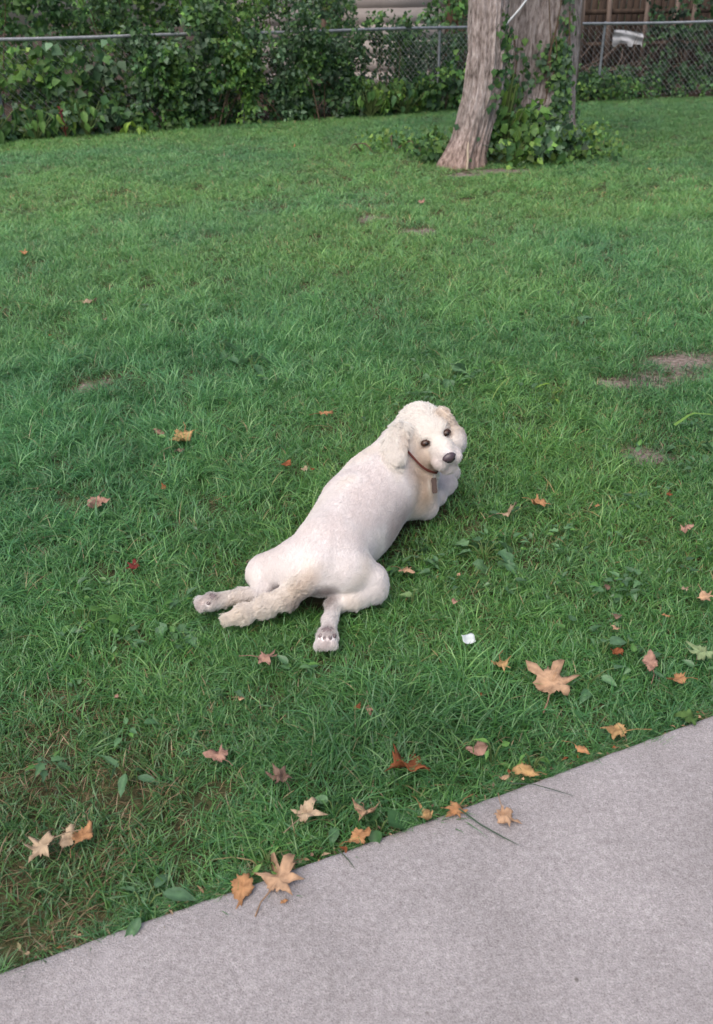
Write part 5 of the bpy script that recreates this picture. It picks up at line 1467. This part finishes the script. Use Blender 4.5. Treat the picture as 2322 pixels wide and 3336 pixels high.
def scatter(name, pts, rot, scl, idx, patch, coll):
    me_ = bpy.data.meshes.new(name)
    me_.vertices.add(len(pts)); me_.vertices.foreach_set('co', pts.astype(np.float32).ravel())
    def at_(nm, ty, key, arr):
        a_ = me_.attributes.new(nm, ty, 'POINT'); a_.data.foreach_set(key, arr.ravel())
    at_('rot', 'FLOAT_VECTOR', 'vector', rot.astype(np.float32)); at_('scl', 'FLOAT_VECTOR', 'vector', scl.astype(np.float32)); at_('idx', 'INT', 'value', idx.astype(np.int32))
    at_('patch', 'FLOAT_COLOR', 'color', np.concatenate([patch, np.ones((len(pts), 1))], 1).astype(np.float32))
    me_.update()
    o = bpy.data.objects.new(name, me_); COL.objects.link(o)
    ng = bpy.data.node_groups.new(name + '_nodes', 'GeometryNodeTree')
    ng.interface.new_socket('Geometry', in_out='INPUT', socket_type='NodeSocketGeometry')
    ng.interface.new_socket('Geometry', in_out='OUTPUT', socket_type='NodeSocketGeometry')
    gi = ng.nodes.new('NodeGroupInput'); go = ng.nodes.new('NodeGroupOutput')
    ip = ng.nodes.new('GeometryNodeInstanceOnPoints'); ci = ng.nodes.new('GeometryNodeCollectionInfo')
    ci.inputs['Collection'].default_value = coll; ci.inputs['Separate Children'].default_value = True; ci.inputs['Reset Children'].default_value = True
    mp_ = ng.nodes.new('GeometryNodeMeshToPoints')
    def na_(nm, ty):
        n_ = ng.nodes.new('GeometryNodeInputNamedAttribute'); n_.data_type = ty; n_.inputs['Name'].default_value = nm; return n_.outputs[0]
    e2r = ng.nodes.new('FunctionNodeEulerToRotation')
    ng.links.new(gi.outputs[0], mp_.inputs[0]); ng.links.new(mp_.outputs[0], ip.inputs['Points'])
    ng.links.new(ci.outputs[0], ip.inputs['Instance']); ip.inputs['Pick Instance'].default_value = True
    ng.links.new(na_('idx', 'INT'), ip.inputs['Instance Index']); ng.links.new(na_('rot', 'FLOAT_VECTOR'), e2r.inputs[0]); ng.links.new(e2r.outputs[0], ip.inputs['Rotation'])
    ng.links.new(na_('scl', 'FLOAT_VECTOR'), ip.inputs['Scale']); ng.links.new(ip.outputs[0], go.inputs[0])
    md = o.modifiers.new('scatter', 'NODES'); md.node_group = ng
    o['kind'] = 'stuff'
    return o

rg = np.random.default_rng(2024)
bands = [(0.15, 2.2, 950, 1.0), (2.2, 4.5, 620, 1.06), (4.5, 8.0, 330, 1.22), (8.0, 20.0, 170, 1.55)]
PT, SC = [], []
for y0, y1, dens, sc in bands:
    hw = lambda y: 0.52 * y + 1.1
    W_ = hw(y1); n_ = int((y1 - y0) * 2 * W_ * dens)
    p = np.stack([rg.uniform(-W_, W_, n_), rg.uniform(y0, y1, n_)], 1)
    p = p[np.abs(p[:, 0]) < hw(p[:, 1])]
    PT.append(p); SC.append(np.full(len(p), sc))
PT = np.vstack(PT); SC = np.concatenate(SC)
x, y = PT[:, 0], PT[:, 1]
keep = (y > edge_y(x) + 0.002) & (y < fence_y(x) - 0.10 + rg.normal(0, 0.05, len(x)))
PT, SC = PT[keep], SC[keep]; x, y = PT[:, 0], PT[:, 1]
bv = np.zeros(len(x))
for bx, by, rx, ry in BARE:
    d = np.sqrt(((x - bx) / rx) ** 2 + ((y - by) / ry) ** 2) + 0.35 * smoothnoise(x, y, 9.0, 7.7)
    bv = np.maximum(bv, np.clip(1.25 - d, 0, 1))
in_t = (np.hypot(x - 1.22, y - 10.36) < 0.26) | (np.hypot(x - 2.36, y - 11.66) < 0.52)
# under and round the dog the grass is pressed flat
P3 = np.stack([x, y, np.full(len(x), 0.035)], 1)
box = (x > -0.50) & (x < 0.47) & (y > 1.78) & (y < 2.87)
dd = np.full(len(x), 1.0)
dd[box] = np.minimum(G.sample(P3[box]), G.sample(P3[box] + [0, 0, 0.03]))
thin = rg.random(len(x)) < 0.80 * np.clip(bv * 1.4, 0, 1)
n1 = smoothnoise(x, y, 0.55, 1.0); n2 = smoothnoise(x, y, 1.9, 4.0); n3 = smoothnoise(x, y, 6.5, 9.0)
sparse = np.clip((-(x) - 0.22 + 0.25 * n3) / 0.35, 0, 1) * np.clip((1.72 - y + 0.2 * n3) / 0.35, 0, 1)             # worn strip at the near corner
thin |= rg.random(len(x)) < 0.22 * sparse
ok = ~in_t & ~thin & (dd > -0.02)
x, y, SC, dd, n1, n2, n3, bv, sparse = [q_[ok] for q_ in (x, y, SC, dd, n1, n2, n3, bv, sparse)]
n_ = len(x)
def bump_(cx, cy, rx, ry): return np.exp(-((x - cx) / rx) ** 2 - ((y - cy) / ry) ** 2)
lush = 0.9 * bump_(0.15, 1.58, 0.30, 0.16) + 0.5 * bump_(-0.02, 1.38, 0.16, 0.14) + 0.75 * bump_(-1.3, 4.2, 1.0, 1.2) + 0.5 * bump_(0.3, 4.3, 0.9, 0.6) + 0.35 * bump_(-0.6, 2.6, 0.7, 0.6) + 0.4 * bump_(2.3, 5.8, 1.2, 1.3)
lush = np.clip(lush + 0.45 * n2 + 0.25 * n3, 0, 1)
short = np.clip(0.55 * bump_(0.4, 7.2, 1.6, 1.3) + 0.5 * bump_(-0.9, 3.9, 0.45, 0.2) + 0.4 * bump_(0.9, 3.4, 0.5, 0.35) + 0.35 * bump_(0.75, 2.5, 0.5, 0.3) + bv + 0.6 * sparse - 0.3 * n2, 0, 1)
u = rg.random(n_)
idx = rg.integers(0, 5, n_)
idx = np.where(u < lush * 0.75 * (y < 8.5), rg.integers(5, 8, n_), idx)
idx = np.where(rg.random(n_) < short * 0.7, rg.integers(8, 10, n_), idx)
idx = np.where(rg.random(n_) < 0.02 + 0.30 * sparse + 0.10 * bv, rg.integers(10, 12, n_), idx)
hs = SC * rg.uniform(0.8, 1.2, n_) * (1 + 0.25 * n3) * (0.80 + 0.32 * lush) * np.where(y > 8, 0.72, 1.0)
press = np.clip((dd - 0.004) / 0.03, 0, 1)
hs = hs * np.where(dd < 0.002, 0.5, 0.88 + 0.12 * press)
near_edge = np.clip((y - edge_y(x)) / 0.05, 0.72, 1)
hs = hs * near_edge
scl = np.stack([SC * rg.uniform(0.9, 1.15, n_), SC * rg.uniform(0.9, 1.15, n_), hs], 1)
rot = np.stack([rg.normal(0, 0.14, n_), rg.normal(0, 0.14, n_), rg.random(n_) * 6.283], 1)
far = np.clip((y - 2.5) / 5.0, 0, 1)  # distance lightening: brightness of grass seen at a grazing angle, put into the tint
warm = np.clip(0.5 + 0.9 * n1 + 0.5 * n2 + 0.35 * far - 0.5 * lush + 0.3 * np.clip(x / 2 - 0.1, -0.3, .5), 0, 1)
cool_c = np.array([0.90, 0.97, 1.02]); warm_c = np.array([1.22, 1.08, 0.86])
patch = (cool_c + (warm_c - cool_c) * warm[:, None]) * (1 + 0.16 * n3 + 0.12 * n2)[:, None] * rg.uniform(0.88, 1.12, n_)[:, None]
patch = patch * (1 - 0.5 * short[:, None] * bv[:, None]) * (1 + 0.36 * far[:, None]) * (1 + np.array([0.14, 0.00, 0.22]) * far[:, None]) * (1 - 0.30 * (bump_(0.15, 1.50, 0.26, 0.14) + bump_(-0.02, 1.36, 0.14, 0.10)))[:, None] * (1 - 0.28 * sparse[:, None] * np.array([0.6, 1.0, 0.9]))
pts = np.stack([x, y, np.full(n_, SOIL)], 1)
# blades flopping over the lip of the pavement
en = 420
ex = rg.uniform(-1.4, 2.0, en); ex = ex[smoothnoise(ex, ex * 0, 7.0, 3.0) > -0.22]; en = len(ex)
pts = np.vstack([pts, np.stack([ex, edge_y(ex) + rg.uniform(0.004, 0.025, en), np.full(en, -0.02)], 1)])
es = rg.uniform(0.45, 0.9, en)
scl = np.vstack([scl, np.stack([es * 0.7, es * 0.5, es * 0.8], 1)])
rot = np.vstack([rot, np.stack([rg.uniform(0.25, 0.85, en), rg.normal(-0.15, 0.2, en), rg.normal(0.38, 0.3, en)], 1)])
idx = np.concatenate([idx, rg.choice([0, 1, 2, 5, 6, 7, 10, 11], en)])
patch = np.vstack([patch, np.ones((en, 3)) * rg.uniform(0.8, 1.1, (en, 1))])
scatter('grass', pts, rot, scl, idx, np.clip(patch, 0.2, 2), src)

# low broad weeds no one could count, in drifts
wn = 2600
wx_ = rg.uniform(-2.6, 3.0, wn); wy_ = rg.uniform(0.9, 6.0, wn)
dens = np.clip(0.35 * smoothnoise(wx_, wy_, 1.4, 13.0) - 0.02, 0, 1) * 0.7
for cx, cy, rx, ry, a_ in ((0.5, 2.25, 0.5, 0.22, .8), (0.25, 3.85, 0.55, 0.35, .8), (0.75, 2.0, 0.35, 0.3, .5), (-0.6, 1.9, 0.35, 0.35, .45), (-0.9, 2.4, 0.3, 0.2, .5), (1.25, 2.9, 0.3, 0.4, .5), (0.6, 1.7, 0.35, 0.15, .5), (-0.35, 1.75, 0.4, 0.2, .3), (1.2, 4.4, 0.5, 0.4, .4)):
    dens = np.maximum(dens, a_ * np.exp(-((wx_ - cx) / rx) ** 2 - ((wy_ - cy) / ry) ** 2))
box = (wx_ > -0.50) & (wx_ < 0.47) & (wy_ > 1.78) & (wy_ < 2.87)
dw = np.full(wn, 1.0); dw[box] = G.sample(np.stack([wx_, wy_, np.full(wn, 0.04)], 1)[box])
kp = (rg.random(wn) < dens) & (dw > 0.03) & (wy_ > edge_y(wx_) + 0.05)
wx_, wy_ = wx_[kp], wy_[kp]; wn = len(wx_)
s_ = rg.uniform(0.7, 1.25, wn)
scatter('weeds', np.stack([wx_, wy_, np.full(wn, SOIL - 0.004)], 1), np.stack([rg.normal(0, .1, wn), rg.normal(0, .1, wn), rg.random(wn) * 6.28], 1), np.stack([s_, s_, s_ * 0.95], 1), rg.integers(0, 4, wn), np.array([0.82, 0.88, 0.72]) * rg.uniform(0.75, 1.15, (wn, 1)), wsrc)
